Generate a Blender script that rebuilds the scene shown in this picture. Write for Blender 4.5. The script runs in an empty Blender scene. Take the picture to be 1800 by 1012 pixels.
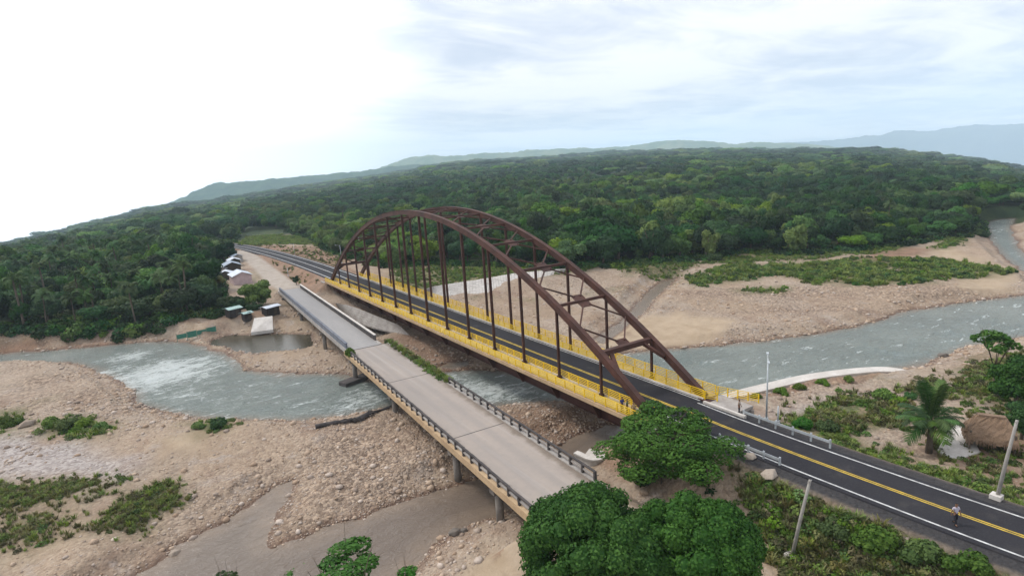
import bpy, bmesh, math, random
import numpy as np
from mathutils import Vector, Matrix, Euler
R = math.radians
random.seed(7); rng = np.random.default_rng(7)
sc = bpy.context.scene
col = sc.collection

# ------------------------------------------------------------------ camera
# world frame: X across the bridges (upstream +), Y along them (far bank +), Z up, water level 0. Metres.
S = 28.0                       # camera height above the new deck
ZD = 7.0                       # new deck (asphalt) level
F_PX = 999.6                   # focal length in pixels of an 1800 px wide frame
CAM = np.array([-41.6, -42.8, ZD + S])
PITCH, ROLL = 11.23, 3.554
def _basis():
    p, ro = R(PITCH), R(ROLL)
    w = np.array([0, math.cos(p), -math.sin(p)]); r0 = np.array([1., 0, 0]); u0 = np.cross(r0, w)
    r = math.cos(ro) * r0 - math.sin(ro) * u0; u = math.sin(ro) * r0 + math.cos(ro) * u0
    a = np.array([-0.53396146, 0.84550882, 0.]); b = np.array([0.84550882, 0.53396146, 0.])
    M = np.array([b, a, [0, 0, 1.]])
    return M @ r, M @ u, M @ w
CR, CU, CW = _basis()
_O = np.array([13.95840466, 55.80625161, 0.]) * S / 26
CAM[0] = -(_O @ np.array([0.84550882, 0.53396146, 0.])); CAM[1] = -(_O @ np.array([-0.53396146, 0.84550882, 0.]))
cam_d = bpy.data.cameras.new('camera'); cam = bpy.data.objects.new('camera', cam_d); col.objects.link(cam)
cam.matrix_world = Matrix(((CR[0], CU[0], -CW[0], CAM[0]), (CR[1], CU[1], -CW[1], CAM[1]), (CR[2], CU[2], -CW[2], CAM[2]), (0, 0, 0, 1)))
cam_d.sensor_width = 36; cam_d.sensor_fit = 'HORIZONTAL'; cam_d.lens = 36 * F_PX / 1800
cam_d.clip_start = 0.5; cam_d.clip_end = 60000
sc.camera = cam
def gp(x, y, z=0.0):
    """Photograph pixel (1800 x 1012) -> the point of the level z that it shows."""
    d = CW * F_PX + CR * (x - 900) - CU * (y - 506)
    return CAM + d * ((z - CAM[2]) / d[2])
def project(P):
    P = np.asarray(P, float) - CAM; z = P @ CW
    return 900 + F_PX * (P @ CR) / z, 506 - F_PX * (P @ CU) / z, z

# ------------------------------------------------------------------ world, sun, exposure
SUN_EL, SUN_AZ = 50, 325       # azimuth measured like a compass: 0 = +Y, 90 = +X
sun_dir = Vector((math.sin(R(SUN_AZ)) * math.cos(R(SUN_EL)), math.cos(R(SUN_AZ)) * math.cos(R(SUN_EL)), math.sin(R(SUN_EL))))
world = bpy.data.worlds.new('World'); sc.world = world; world.use_nodes = True
def build_world():
    nt = world.node_tree; N = nt.nodes; Lk = nt.links; N.clear()
    out = N.new('ShaderNodeOutputWorld'); bg = N.new('ShaderNodeBackground'); bg.inputs['Strength'].default_value = 0.062
    sky = N.new('ShaderNodeTexSky'); sky.sky_type = 'NISHITA'; sky.sun_disc = False
    sky.sun_elevation = R(SUN_EL); sky.sun_rotation = R(SUN_AZ); sky.altitude = 200; sky.dust_density = 2.0
    tc = N.new('ShaderNodeTexCoord'); sep = N.new('ShaderNodeSeparateXYZ'); Lk.new(tc.outputs['Generated'], sep.inputs[0])
    def m(op, a, b=None, c=None):
        n = N.new('ShaderNodeMath'); n.operation = op
        for i, v in enumerate((a, b, c)):
            if v is None: continue
            if isinstance(v, (int, float)): n.inputs[i].default_value = v
            else: Lk.new(v, n.inputs[i])
        return n.outputs[0]
    zc = m('MAXIMUM', sep.outputs['Z'], 0.012)
    zz = m('ADD', zc, 0.06)
    cx = m('DIVIDE', sep.outputs['X'], zz); cy = m('DIVIDE', sep.outputs['Y'], zz)
    cmb = N.new('ShaderNodeCombineXYZ'); Lk.new(cx, cmb.inputs[0]); Lk.new(cy, cmb.inputs[1])
    # the sky colour itself is read no lower than just above the horizon
    cs = N.new('ShaderNodeCombineXYZ'); Lk.new(sep.outputs['X'], cs.inputs[0]); Lk.new(sep.outputs['Y'], cs.inputs[1]); Lk.new(zc, cs.inputs[2])
    Lk.new(cs.outputs[0], sky.inputs['Vector'])
    mp = N.new('ShaderNodeMapping'); mp.inputs['Rotation'].default_value = (0, 0, R(-28)); mp.inputs['Scale'].default_value = (0.36, 0.58, 1); mp.inputs['Location'].default_value = (1.7, 0.4, 0)
    Lk.new(cmb.outputs[0], mp.inputs[0])
    def noise(scale, detail, rough, dist=0.0, off=0.0):
        n = N.new('ShaderNodeTexNoise'); n.inputs['Scale'].default_value = scale; n.inputs['Detail'].default_value = detail
        n.inputs['Roughness'].default_value = rough; n.inputs['Distortion'].default_value = dist
        if off:
            ad = N.new('ShaderNodeVectorMath'); ad.operation = 'ADD'; ad.inputs[1].default_value = (off, off * .7, 0)
            Lk.new(mp.outputs[0], ad.inputs[0]); Lk.new(ad.outputs[0], n.inputs['Vector'])
        else: Lk.new(mp.outputs[0], n.inputs['Vector'])
        return n.outputs['Fac']
    def ramp(v, lo, hi):
        n = N.new('ShaderNodeMapRange'); n.interpolation_type = 'SMOOTHSTEP'; n.inputs['From Min'].default_value = lo; n.inputs['From Max'].default_value = hi
        Lk.new(v, n.inputs['Value']); return n.outputs[0]
    big = noise(0.8, 5, 0.55, 0.6); fine = noise(2.6, 7, 0.62, 0.9, 3.1)
    body = m('ADD', m('MULTIPLY', big, 0.65), m('MULTIPLY', fine, 0.35))
    # glow round the sun behind the thin layer
    dt = N.new('ShaderNodeVectorMath'); dt.operation = 'DOT_PRODUCT'; Lk.new(tc.outputs['Generated'], dt.inputs[0])
    g = Vector((-0.30, 0.93, 0.16)).normalized(); dt.inputs[1].default_value = g
    glow = ramp(dt.outputs['Value'], 0.70, 0.98)
    thick = ramp(m('SUBTRACT', body, m('MULTIPLY', glow, 0.22)), 0.42, 0.60)      # 0 thin and bright, 1 grey body
    wisps = ramp(noise(1.5, 6, 0.6, 1.2, 7.7), 0.50, 0.70)
    mixc = N.new('ShaderNodeMix'); mixc.data_type = 'RGBA'; Lk.new(thick, mixc.inputs['Factor'])
    mixc.inputs['A'].default_value = (12.5, 12.3, 12.3, 1); mixc.inputs['B'].default_value = (7.4, 8.0, 9.4, 1)
    mx2 = N.new('ShaderNodeMix'); mx2.data_type = 'RGBA'; Lk.new(m('MULTIPLY', wisps, 0.55), mx2.inputs['Factor'])
    Lk.new(mixc.outputs['Result'], mx2.inputs['A']); mx2.inputs['B'].default_value = (11.5, 11.5, 11.7, 1)
    gl = N.new('ShaderNodeMix'); gl.data_type = 'RGBA'; Lk.new(glow, gl.inputs['Factor']); Lk.new(mx2.outputs['Result'], gl.inputs['A']); gl.inputs['B'].default_value = (26, 26, 26, 1)
    fin = N.new('ShaderNodeMix'); fin.data_type = 'RGBA'; fin.inputs['Factor'].default_value = 0.93
    Lk.new(sky.outputs[0], fin.inputs['A']); Lk.new(gl.outputs['Result'], fin.inputs['B'])
    Lk.new(fin.outputs['Result'], bg.inputs['Color']); Lk.new(bg.outputs[0], out.inputs['Surface'])
build_world()
sun_l = bpy.data.lights.new('sun', 'SUN'); sun_l.energy = 1.5; sun_l.angle = R(12); sun_l.color = (1.0, 0.96, 0.9)
sun = bpy.data.objects.new('sun', sun_l); col.objects.link(sun); sun.location = (0, 0, 120)
sun.rotation_euler = sun_dir.to_track_quat('Z', 'Y').to_euler()
sc.view_settings.view_transform = 'Standard'; sc.view_settings.look = 'None'; sc.view_settings.exposure = 0.78; sc.view_settings.gamma = 1.0
sc.view_settings.use_curve_mapping = False
sc.render.engine = 'CYCLES'; cy = sc.cycles
cy.max_bounces = 5; cy.diffuse_bounces = 2; cy.glossy_bounces = 2; cy.transmission_bounces = 3; cy.volume_bounces = 2; cy.transparent_max_bounces = 4
cy.caustics_reflective = False; cy.caustics_refractive = False; cy.use_denoising = True

# ------------------------------------------------------------------ helpers
def tag(o, label=None, cat=None, group=None, kind=None):
    if label: o['label'] = label
    if cat: o['category'] = cat
    if group: o['group'] = group
    if kind: o['kind'] = kind
    return o
def empty(name, loc, rz=0.0):
    o = bpy.data.objects.new(name, None); col.objects.link(o); o.location = loc; o.rotation_euler = (0, 0, rz); o.empty_display_size = 0.5
    return o
def link(name, me, parent=None, loc=None):
    o = bpy.data.objects.new(name, me); col.objects.link(o)
    if parent is not None: o.parent = parent
    if loc is not None: o.location = loc
    return o
def np_mesh(name, V, F, mats=(), smooth=False, mi=None):
    """V (n,3); F (m,3) or (m,4) array."""
    V = np.asarray(V, np.float32); F = np.asarray(F, np.int32); k = F.shape[1]
    me = bpy.data.meshes.new(name); me.vertices.add(len(V)); me.vertices.foreach_set('co', V.ravel())
    me.loops.add(F.size); me.loops.foreach_set('vertex_index', F.ravel())
    me.polygons.add(len(F)); me.polygons.foreach_set('loop_start', np.arange(0, F.size, k, dtype=np.int32)); me.polygons.foreach_set('loop_total', np.full(len(F), k, np.int32))
    if smooth: me.polygons.foreach_set('use_smooth', np.ones(len(F), bool))
    if mi is not None: me.polygons.foreach_set('material_index', np.asarray(mi, np.int32))
    me.update(calc_edges=True); me.validate()
    for m_ in mats: me.materials.append(m_)
    return me
def fattr(me, name, vals):
    a = me.attributes.new(name, 'FLOAT', 'POINT'); a.data.foreach_set('value', np.asarray(vals, np.float32))
class MB:
    """Collects boxes, beams, tubes and polygons into one mesh."""
    def __init__(s): s.v = []; s.f = []
    def add(s, vs, fs):
        n = len(s.v); s.v += [tuple(float(c) for c in v) for v in vs]; s.f += [tuple(i + n for i in f) for f in fs]; return s
    def hexa(s, b4, t4):
        return s.add(list(b4) + list(t4), [(3, 2, 1, 0), (4, 5, 6, 7), (0, 1, 5, 4), (1, 2, 6, 5), (2, 3, 7, 6), (3, 0, 4, 7)])
    def box(s, c, d, rz=0.0):
        x, y, z = (q / 2 for q in d); ca, sa = math.cos(rz), math.sin(rz)
        P = [(-x, -y), (x, -y), (x, y), (-x, y)]
        P = [(c[0] + px * ca - py * sa, c[1] + px * sa + py * ca) for px, py in P]
        return s.hexa([(*p, c[2] - z) for p in P], [(*p, c[2] + z) for p in P])
    def beam(s, p0, p1, w, h, up=(0, 0, 1)):
        p0, p1, up = Vector(p0), Vector(p1), Vector(up); d = (p1 - p0).normalized()
        if abs(d.dot(up)) > 0.99: up = Vector((0, 1, 0))
        sd = d.cross(up).normalized() * (w / 2); u = sd.cross(d).normalized() * (h / 2)
        q = lambda p: [p - sd - u, p + sd - u, p + sd + u, p - sd + u]
        A, B = q(p0), q(p1)
        return s.add(A + B, [(0, 1, 2, 3), (7, 6, 5, 4), (0, 4, 5, 1), (1, 5, 6, 2), (2, 6, 7, 3), (3, 7, 4, 0)])
    def sweep(s, pts, w, h, up=(0, 0, 1)):
        """rectangular section along a polyline."""
        pts = [Vector(p) for p in pts]; rings = []; up = Vector(up)
        for i, p in enumerate(pts):
            d = (pts[min(i + 1, len(pts) - 1)] - pts[max(i - 1, 0)]).normalized()
            sd = d.cross(up).normalized(); u = sd.cross(d).normalized()
            rings.append([p - sd * w / 2 - u * h / 2, p + sd * w / 2 - u * h / 2, p + sd * w / 2 + u * h / 2, p - sd * w / 2 + u * h / 2])
        vs = [q for r_ in rings for q in r_]; fs = [(0, 1, 2, 3), tuple(len(vs) - 1 - i for i in range(4))]
        for i in range(len(rings) - 1):
            for k in range(4):
                a, b = i * 4 + k, i * 4 + (k + 1) % 4; fs.append((a, a + 4, b + 4, b))
        return s.add(vs, fs)
    def tube(s, pts, rad, n=8, cap=True):
        pts = [Vector(p) for p in pts]; rad = [rad] * len(pts) if isinstance(rad, (int, float)) else rad; vs = []
        for i, p in enumerate(pts):
            d = (pts[min(i + 1, len(pts) - 1)] - pts[max(i - 1, 0)]).normalized()
            a = d.orthogonal().normalized() if abs(d.z) < .95 else Vector((1, 0, 0)); b = d.cross(a).normalized(); a = b.cross(d)
            vs += [p + (a * math.cos(2 * math.pi * k / n) + b * math.sin(2 * math.pi * k / n)) * rad[i] for k in range(n)]
        fs = []
        for i in range(len(pts) - 1):
            for k in range(n):
                a, b = i * n + k, i * n + (k + 1) % n; fs.append((a, b, b + n, a + n))
        if cap: fs += [tuple(range(n - 1, -1, -1)), tuple(range(len(vs) - n, len(vs)))]
        return s.add(vs, fs)
    def mesh(s, name, mat, smooth=False):
        me = bpy.data.meshes.new(name); me.from_pydata(s.v, [], s.f); me.update()
        if smooth: me.polygons.foreach_set('use_smooth', [True] * len(me.polygons))
        me.materials.append(mat); return me
    def build(s, name, mat, parent=None, smooth=False, loc=None):
        return link(name, s.mesh(name, mat, smooth), parent, loc)

# value noise
_perm = rng.random((512, 512)).astype(np.float32)
def vnoise(x, y):
    xi = np.floor(x).astype(int); yi = np.floor(y).astype(int); fx = x - xi; fy = y - yi
    fx = fx * fx * (3 - 2 * fx); fy = fy * fy * (3 - 2 * fy); g = lambda a, b: _perm[a & 511, b & 511]
    return (g(xi, yi) * (1 - fx) + g(xi + 1, yi) * fx) * (1 - fy) + (g(xi, yi + 1) * (1 - fx) + g(xi + 1, yi + 1) * fx) * fy
def fbm(x, y, sc_, oct_=4, gain=0.5):
    t = 0; a = 1; s_ = 0; f = 1.0 / sc_
    for o in range(oct_):
        t = t + a * vnoise(x * f + 17.3 * o, y * f + 9.1 * o); s_ += a; a *= gain; f *= 2.03
    return t / s_
def smooth01(t): t = np.clip(t, 0, 1); return t * t * (3 - 2 * t)
def poly_sdf(x, y, P):
    """signed distance to a polygon, negative inside."""
    P = np.asarray(P)[:, :2]; d = np.full(x.shape, 1e18); ins = np.zeros(x.shape, bool)
    for i in range(len(P)):
        a, b = P[i], P[(i + 1) % len(P)]; e = b - a; wx, wy = x - a[0], y - a[1]
        t = np.clip((wx * e[0] + wy * e[1]) / max(e @ e, 1e-9), 0, 1)
        d = np.minimum(d, (wx - e[0] * t) ** 2 + (wy - e[1] * t) ** 2)
        c = ((a[1] > y) != (b[1] > y)); dy = b[1] - a[1]
        ins ^= c & (x < a[0] + (y - a[1]) * e[0] / (dy if dy != 0 else 1e-9))
    d = np.sqrt(d); return np.where(ins, -d, d)
def line_dist(x, y, P):
    """distance to a polyline, the interpolated third coordinate, and the side."""
    P = np.asarray(P, float); best = np.full(x.shape, 1e18); zz = np.zeros(x.shape); side = np.zeros(x.shape)
    for a, b in zip(P[:-1], P[1:]):
        e = b - a; t = np.clip(((x - a[0]) * e[0] + (y - a[1]) * e[1]) / (e[0] ** 2 + e[1] ** 2), 0, 1)
        dx, dy = x - a[0] - e[0] * t, y - a[1] - e[1] * t; d = dx * dx + dy * dy; k = d < best
        best = np.where(k, d, best); zz = np.where(k, a[2] + e[2] * t, zz); side = np.where(k, np.sign(dx * e[1] - dy * e[0]), side)
    return np.sqrt(best), zz, side
def smooth_line(P, n=8):
    P = [np.asarray(p, float) for p in P]; P = [2 * P[0] - P[1]] + P + [2 * P[-1] - P[-2]]; out = []
    for i in range(1, len(P) - 2):
        for k in range(n):
            t = k / n; a, b, c, d = P[i - 1:i + 3]
            out.append(.5 * (2 * b + (c - a) * t + (2 * a - 5 * b + 4 * c - d) * t * t + (3 * b - a - 3 * c + d) * t ** 3))
    out.append(P[-2]); return np.array(out)

# ------------------------------------------------------------------ materials
class NT:
    def __init__(s, name):
        s.m = bpy.data.materials.new(name); s.m.use_nodes = True; s.t = s.m.node_tree; s.N = s.t.nodes; s.b = s.N['Principled BSDF']; s.o = s.N['Material Output']
        s.pos = None
    def P(s):
        if s.pos is None: s.pos = s.N.new('ShaderNodeNewGeometry').outputs['Position']
        return s.pos
    def obj(s): return s.N.new('ShaderNodeTexCoord').outputs['Object']
    def lk(s, a, b): s.t.links.new(a, b)
    def val(s, sock, v):
        if isinstance(v, (int, float)): sock.default_value = v
        elif isinstance(v, tuple): sock.default_value = v if len(v) == 4 else (*v, 1)
        else: s.lk(v, sock)
    def math(s, op, a, b=0.0):
        n = s.N.new('ShaderNodeMath'); n.operation = op; s.val(n.inputs[0], a); s.val(n.inputs[1], b); return n.outputs[0]
    def noise(s, scale, detail=4, rough=.55, vec=None, stretch=None, dist=0.0):
        n = s.N.new('ShaderNodeTexNoise'); n.inputs['Scale'].default_value = scale; n.inputs['Detail'].default_value = detail; n.inputs['Roughness'].default_value = rough; n.inputs['Distortion'].default_value = dist
        v = vec if vec is not None else s.P()
        if stretch:
            mp = s.N.new('ShaderNodeMapping'); mp.inputs['Scale'].default_value = stretch[0]; mp.inputs['Rotation'].default_value = (0, 0, stretch[1]); s.lk(v, mp.inputs[0]); v = mp.outputs[0]
        s.lk(v, n.inputs['Vector']); return n.outputs['Fac']
    def vor(s, scale, feature='F1', vec=None, rnd=1.0):
        n = s.N.new('ShaderNodeTexVoronoi'); n.feature = feature; n.inputs['Scale'].default_value = scale; n.inputs['Randomness'].default_value = rnd
        s.lk(vec if vec is not None else s.P(), n.inputs['Vector']); return n
    def ramp(s, v, lo, hi, a=0.0, b=1.0):
        n = s.N.new('ShaderNodeMapRange'); n.inputs['From Min'].default_value = lo; n.inputs['From Max'].default_value = hi; n.inputs['To Min'].default_value = a; n.inputs['To Max'].default_value = b
        n.interpolation_type = 'SMOOTHSTEP'; s.lk(v, n.inputs['Value']); return n.outputs[0]
    def mix(s, f, a, b, mode='MIX'):
        n = s.N.new('ShaderNodeMix'); n.data_type = 'RGBA'; n.blend_type = mode; s.val(n.inputs['Factor'], f); s.val(n.inputs['A'], a); s.val(n.inputs['B'], b); return n.outputs['Result']
    def attr(s, name): n = s.N.new('ShaderNodeAttribute'); n.attribute_name = name; return n.outputs['Fac']
    def bump(s, h, strength=.5, dist=.1):
        n = s.N.new('ShaderNodeBump'); n.inputs['Strength'].default_value = strength; n.inputs['Distance'].default_value = dist; s.lk(h, n.inputs['Height']); s.lk(n.outputs[0], s.b.inputs['Normal']); return n
    def col(s, c): s.val(s.b.inputs['Base Color'], c)
    def rough(s, v): s.val(s.b.inputs['Roughness'], v)
def simple(name, a, b=None, rough=.8, scale=1.0, bump=.0, bscale=8., metal=0., spec=.22, detail=5):
    m = NT(name); b = b or tuple(c * .75 for c in a)
    f = m.ramp(m.noise(scale, detail, .6), .32, .68); f2 = m.ramp(m.noise(scale * 6.3, 3, .6), .35, .7)
    c = m.mix(f, a, b); c = m.mix(m.math('MULTIPLY', f2, .35), c, tuple(q * .7 for q in b)); m.col(c); m.rough(rough); m.b.inputs['Metallic'].default_value = metal
    m.b.inputs['Specular IOR Level'].default_value = spec
    if bump: m.bump(m.noise(bscale, 4), bump, .05)
    return m.m
M = {}
M['steel'] = simple('rusty_brown_steel', (.102, .045, .033), (.052, .026, .021), .6, .35, .15, 3.)
M['girder'] = simple('dark_brown_girder_steel', (.085, .036, .028), (.055, .025, .02), .6, .4, .15, 3.)
M['yellow'] = simple('yellow_railing_paint', (.86, .57, .02), (.74, .47, .018), .55, .8)
M['fascia'] = simple('tan_slab_concrete', (.50, .36, .22), (.40, .28, .17), .85, .5, .2)
M['walk'] = simple('walkway_concrete', (.46, .35, .16), (.38, .29, .12), .85, .5, .2)
M['concrete'] = simple('weathered_concrete', (.42, .39, .36), (.30, .27, .25), .9, .6, .3, 5.)
M['white_concrete'] = simple('pale_concrete', (.62, .58, .54), (.50, .46, .42), .9, .5, .2, 5.)
M['dirt'] = simple('packed_tan_dirt', (.36, .28, .20), (.27, .20, .14), .95, .5, .3, 4.)
M['pier'] = simple('dark_pier_concrete', (.25, .225, .20), (.16, .14, .125), .9, .6, .3, 5.)  # evenly darker concrete tone for the old bridge's pier caps and columns
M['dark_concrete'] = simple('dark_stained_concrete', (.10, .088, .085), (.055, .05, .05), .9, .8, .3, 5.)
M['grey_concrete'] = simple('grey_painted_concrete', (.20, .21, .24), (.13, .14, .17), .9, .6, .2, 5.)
M['old_deck'] = None
M['wood'] = simple('grey_wood_pole', (.36, .34, .31), (.27, .25, .23), .85, 1.5)
M['galv'] = simple('galvanised_steel', (.55, .58, .60), (.45, .48, .5), .45, 1.2, metal=.3)
M['bark'] = simple('grey_brown_bark', (.15, .12, .09), (.09, .07, .055), .95, 1.5, .5, 6.)
M['thatch'] = None
M['roof_white'] = simple('pale_metal_roofing', (.62, .66, .72), (.45, .49, .55), .5, .7)
M['roof_blue'] = simple('blue_grey_roofing', (.30, .36, .44), (.2, .25, .31), .5, .7)
M['roof_green'] = simple('pale_green_roofing', (.42, .56, .52), (.3, .42, .4), .5, .7)
M['wall_pink'] = simple('faded_pink_plaster', (.62, .48, .48), (.5, .38, .38), .9, .7)
M['wall_dark'] = simple('dark_timber_wall', (.08, .065, .05), (.05, .04, .03), .9, .9)
M['net'] = simple('green_netting', (.06, .22, .16), (.05, .16, .12), .8, .9)
M['black'] = simple('dark_opening', (.055, .045, .04), (.03, .026, .024), .8)
M['white_paint'] = simple('white_road_paint', (.66, .66, .65), (.36, .355, .35), .8, 1.3)
M['yellow_paint'] = simple('yellow_road_paint', (.64, .44, .06), (.38, .27, .05), .8, 1.3)
def asphalt_mat():
    m = NT('fresh_black_asphalt'); f = m.noise(.12, 4, .6); g = m.noise(9., 3, .7)
    c = m.mix(m.ramp(f, .35, .7), (.017, .0165, .021), (.027, .026, .031)); c = m.mix(m.ramp(g, .45, .75), c, (.040, .039, .042)); c = m.mix(m.math('MULTIPLY', m.ramp(m.noise(.3, 6, .7), .52, .75), .35), c, (.085, .075, .068)); m.col(c); m.rough(.9); m.b.inputs['Specular IOR Level'].default_value = .18; m.bump(g, .2, .02); return m.m
M['asphalt'] = asphalt_mat()
def old_deck_mat():
    m = NT('worn_concrete_deck'); P = m.P()
    f = m.ramp(m.noise(.09, 4, .6, stretch=((1.0, .3, 1), 0)), .35, .65); g = m.ramp(m.noise(1.3, 6, .65), .35, .7)
    c = m.mix(f, (.345, .29, .25), (.29, .252, .225)); c = m.mix(m.math('MULTIPLY', g, .35), c, (.27, .24, .22))
    w = m.ramp(m.noise(.5, 4, .6, stretch=((2.2, .05, 1), R(2))), .5, .75); c = m.mix(m.math('MULTIPLY', w, .3), c, (.45, .42, .40)); s2 = m.ramp(m.noise(.28, 6, .7, stretch=((1.6, .35, 1), R(2))), .55, .72); c = m.mix(m.math('MULTIPLY', s2, .4), c, (.24, .205, .185)); s3 = m.ramp(m.noise(2.6, 5, .75), .60, .74); c = m.mix(m.math('MULTIPLY', s3, .45), c, (.18, .15, .135))
    
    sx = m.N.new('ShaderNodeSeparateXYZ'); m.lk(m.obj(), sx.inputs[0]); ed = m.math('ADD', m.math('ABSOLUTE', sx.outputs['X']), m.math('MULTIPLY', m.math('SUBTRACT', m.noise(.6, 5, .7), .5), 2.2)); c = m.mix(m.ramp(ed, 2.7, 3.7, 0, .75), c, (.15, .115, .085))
    wp = m.ramp(m.math('ABSOLUTE', m.math('SUBTRACT', m.math('ABSOLUTE', sx.outputs['X']), 1.1)), .15, .8, .28, 0); c = m.mix(wp, c, (.22, .20, .19))
    m.col(c); m.rough(.92); m.bump(m.noise(6., 4), .2, .02); return m.m
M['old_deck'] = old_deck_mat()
def old_deck2_mat():
    m = NT('grey_surfaced_deck'); f = m.ramp(m.noise(.12, 4, .6, stretch=((1.0, .2, 1), 0)), .35, .65); g = m.ramp(m.noise(1.6, 5, .65), .35, .7)
    c = m.mix(f, (.315, .30, .29), (.26, .25, .245)); c = m.mix(m.math('MULTIPLY', g, .3), c, (.19, .19, .2)); m.col(c); m.rough(.92); return m.m
M['old_deck_far'] = old_deck2_mat()
def thatch_mat():
    m = NT('brown_palm_thatch'); f = m.noise(1.2, 5, .65); g = m.noise(7., 4, .7, vec=m.obj(), stretch=((4, 4, .6), 0))
    c = m.mix(m.ramp(f, .35, .65), (.29, .19, .12), (.19, .12, .075)); c = m.mix(m.ramp(g, .45, .7), c, (.36, .25, .17)); m.col(c); m.rough(.95); m.bump(g, .8, .15); return m.m
M['thatch'] = thatch_mat()
def leaf_mat(name, a, b, trans=.22, rough=.6, vary=1.0):
    m = NT(name); t = m.attr('tint'); oi = m.N.new('ShaderNodeObjectInfo').outputs['Random']
    c = m.mix(t, a, b)
    hs = m.N.new('ShaderNodeHueSaturation'); m.lk(c, hs.inputs['Color']); m.lk(m.ramp(oi, 0, 1, .5 - .025 * vary, .5 + .022 * vary), hs.inputs['Hue'])
    m.lk(m.ramp(m.math('FRACT', m.math('MULTIPLY', oi, 7.31)), 0, 1, 1 - .42 * vary, 1 + .42 * vary), hs.inputs['Value']); m.lk(m.ramp(m.math('FRACT', m.math('MULTIPLY', oi, 3.77)), 0, 1, 1.05 - .25 * vary, 1.05 + .1 * vary), hs.inputs['Saturation'])
    m.col(hs.outputs[0]); m.rough(rough); m.b.inputs['Specular IOR Level'].default_value = .10
    tr = m.N.new('ShaderNodeBsdfTranslucent'); m.lk(hs.outputs[0], tr.inputs['Color']); ms = m.N.new('ShaderNodeMixShader'); ms.inputs[0].default_value = trans
    m.lk(m.b.outputs[0], ms.inputs[1]); m.lk(tr.outputs[0], ms.inputs[2]); m.lk(ms.outputs[0], m.o.inputs['Surface']); return m.m
M['leaf_dark'] = leaf_mat('dark_green_leaves', (.016, .050, .016), (.042, .100, .027))
M['leaf_mid'] = leaf_mat('mid_green_leaves', (.030, .080, .019), (.078, .155, .036))
M['leaf_pale'] = leaf_mat('pale_green_leaves', (.075, .140, .026), (.155, .235, .05))
M['leaf_mango'] = leaf_mat('deep_green_leaves', (.024, .078, .016), (.085, .185, .040), vary=.12)
M['leaf_hero'] = leaf_mat('spreading_tree_leaves', (.034, .095, .018), (.095, .185, .038), vary=.1)
M['leaf_bush'] = leaf_mat('bush_leaves', (.065, .125, .026), (.145, .215, .05), vary=.7)
M['leaf_palm'] = leaf_mat('palm_fronds', (.036, .085, .022), (.085, .155, .045), .2)
M['leaf_dry'] = leaf_mat('dry_olive_growth', (.115, .115, .042), (.20, .19, .08))
M['leaf_grass'] = leaf_mat('grass_blades', (.115, .175, .036), (.225, .275, .075), vary=.6)

# ------------------------------------------------------------------ layout of the place
def G(pts, z=0.0): return np.array([gp(x, y, z) for x, y in pts])
ROAD_NEAR = smooth_line([(4.45, 0.0, ZD), (4.25, -8, ZD), (4.6, -19, ZD - .05), (5.5, -32, ZD - .1), (7.6, -48, ZD - .2), (12, -75, ZD - .5), (22, -115, ZD - 1)])
L_ARCH, W_ARCH, H_ARCH = 129.6, 8.91, 21.75
ROAD_FAR = smooth_line([(4.45, L_ARCH, ZD), (4.4, 150, ZD), (3.6, 185, ZD), (1.0, 232, ZD), (-4, 280, ZD), (-13, 325, ZD), (-30, 380, ZD), (-60, 450, ZD)])
OLD_Z = ZD - 1.4
def oldc(y): return -16.35 + (y + 5) * 0.0375
OLD_Y0, OLD_Y1, OLD_W = -5.6, 134.0, 8.3
TRACK = smooth_line([(oldc(134), 134, OLD_Z), tuple(gp(487, 492, 5.8)), tuple(gp(462, 470, 6.1)), tuple(gp(440, 452, 6.4)), tuple(gp(424, 441, 6.7))])
TRACK_NEAR = smooth_line([(oldc(-5.6), -5.6, OLD_Z), (-16.7, -15, OLD_Z + .1), (-17.5, -45, OLD_Z + .3), (-20, -80, OLD_Z)])
RIVER = G([(-160, 634), (-60, 628), (0, 622), (60, 618), (150, 611), (250, 601), (330, 601), (380, 616), (412, 632), (432, 650), (500, 658), (590, 656), (650, 668), (710, 664), (770, 655), (830, 650), (920, 655), (1000, 640),
           (1090, 622), (1200, 611), (1330, 601), (1400, 592), (1500, 575), (1590, 548), (1700, 530), (1800, 520), (2000, 505), (2300, 480), (2300, 560), (2000, 585), (1800, 592), (1720, 605), (1650, 632), (1560, 654), (1480, 664), (1400, 676), (1330, 693), (1275, 706),
           (1180, 712), (1060, 708), (955, 706), (870, 712), (840, 708), (800, 716), (735, 712), (690, 714), (660, 720), (600, 732), (500, 739), (380, 736), (300, 726), (240, 709), (238, 692), (205, 667), (170, 650), (120, 638), (60, 639), (0, 641), (-60, 646), (-160, 664)])
CHANNEL = G([(1733, 391), (1752, 386), (1782, 384), (1776, 402), (1792, 438), (1840, 482), (2000, 500), (2300, 478), (2300, 540), (2000, 560), (1840, 505), (1800, 478), (1766, 452), (1744, 425), (1736, 405)])
POOL = G([(90, 1120), (200, 1040), (248, 1010), (288, 985), (302, 965), (370, 930), (440, 890), (488, 852), (510, 846), (502, 868), (484, 900), (474, 938), (482, 955), (520, 950), (600, 920), (680, 891), (740, 871), (800, 855), (850, 838), (905, 812), (960, 790),
          (1000, 772), (1060, 748), (1110, 740), (1130, 752), (1070, 785), (1015, 812), (965, 850), (905, 880), (870, 902), (800, 932), (762, 960), (742, 985), (700, 1010), (650, 1060), (560, 1120)])
POND = G([(366, 600), (400, 590), (480, 587), (548, 588), (556, 606), (522, 616), (430, 620), (395, 612)])
BROOK = G([(1040, 600), (1090, 565), (1110, 545), (1140, 512), (1162, 495), (1190, 489), (1178, 500), (1155, 520), (1135, 545), (1100, 575), (1060, 604)])
PUDDLE = G([(640, 590), (655, 582), (690, 577), (686, 584), (662, 594), (645, 597)])
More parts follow.
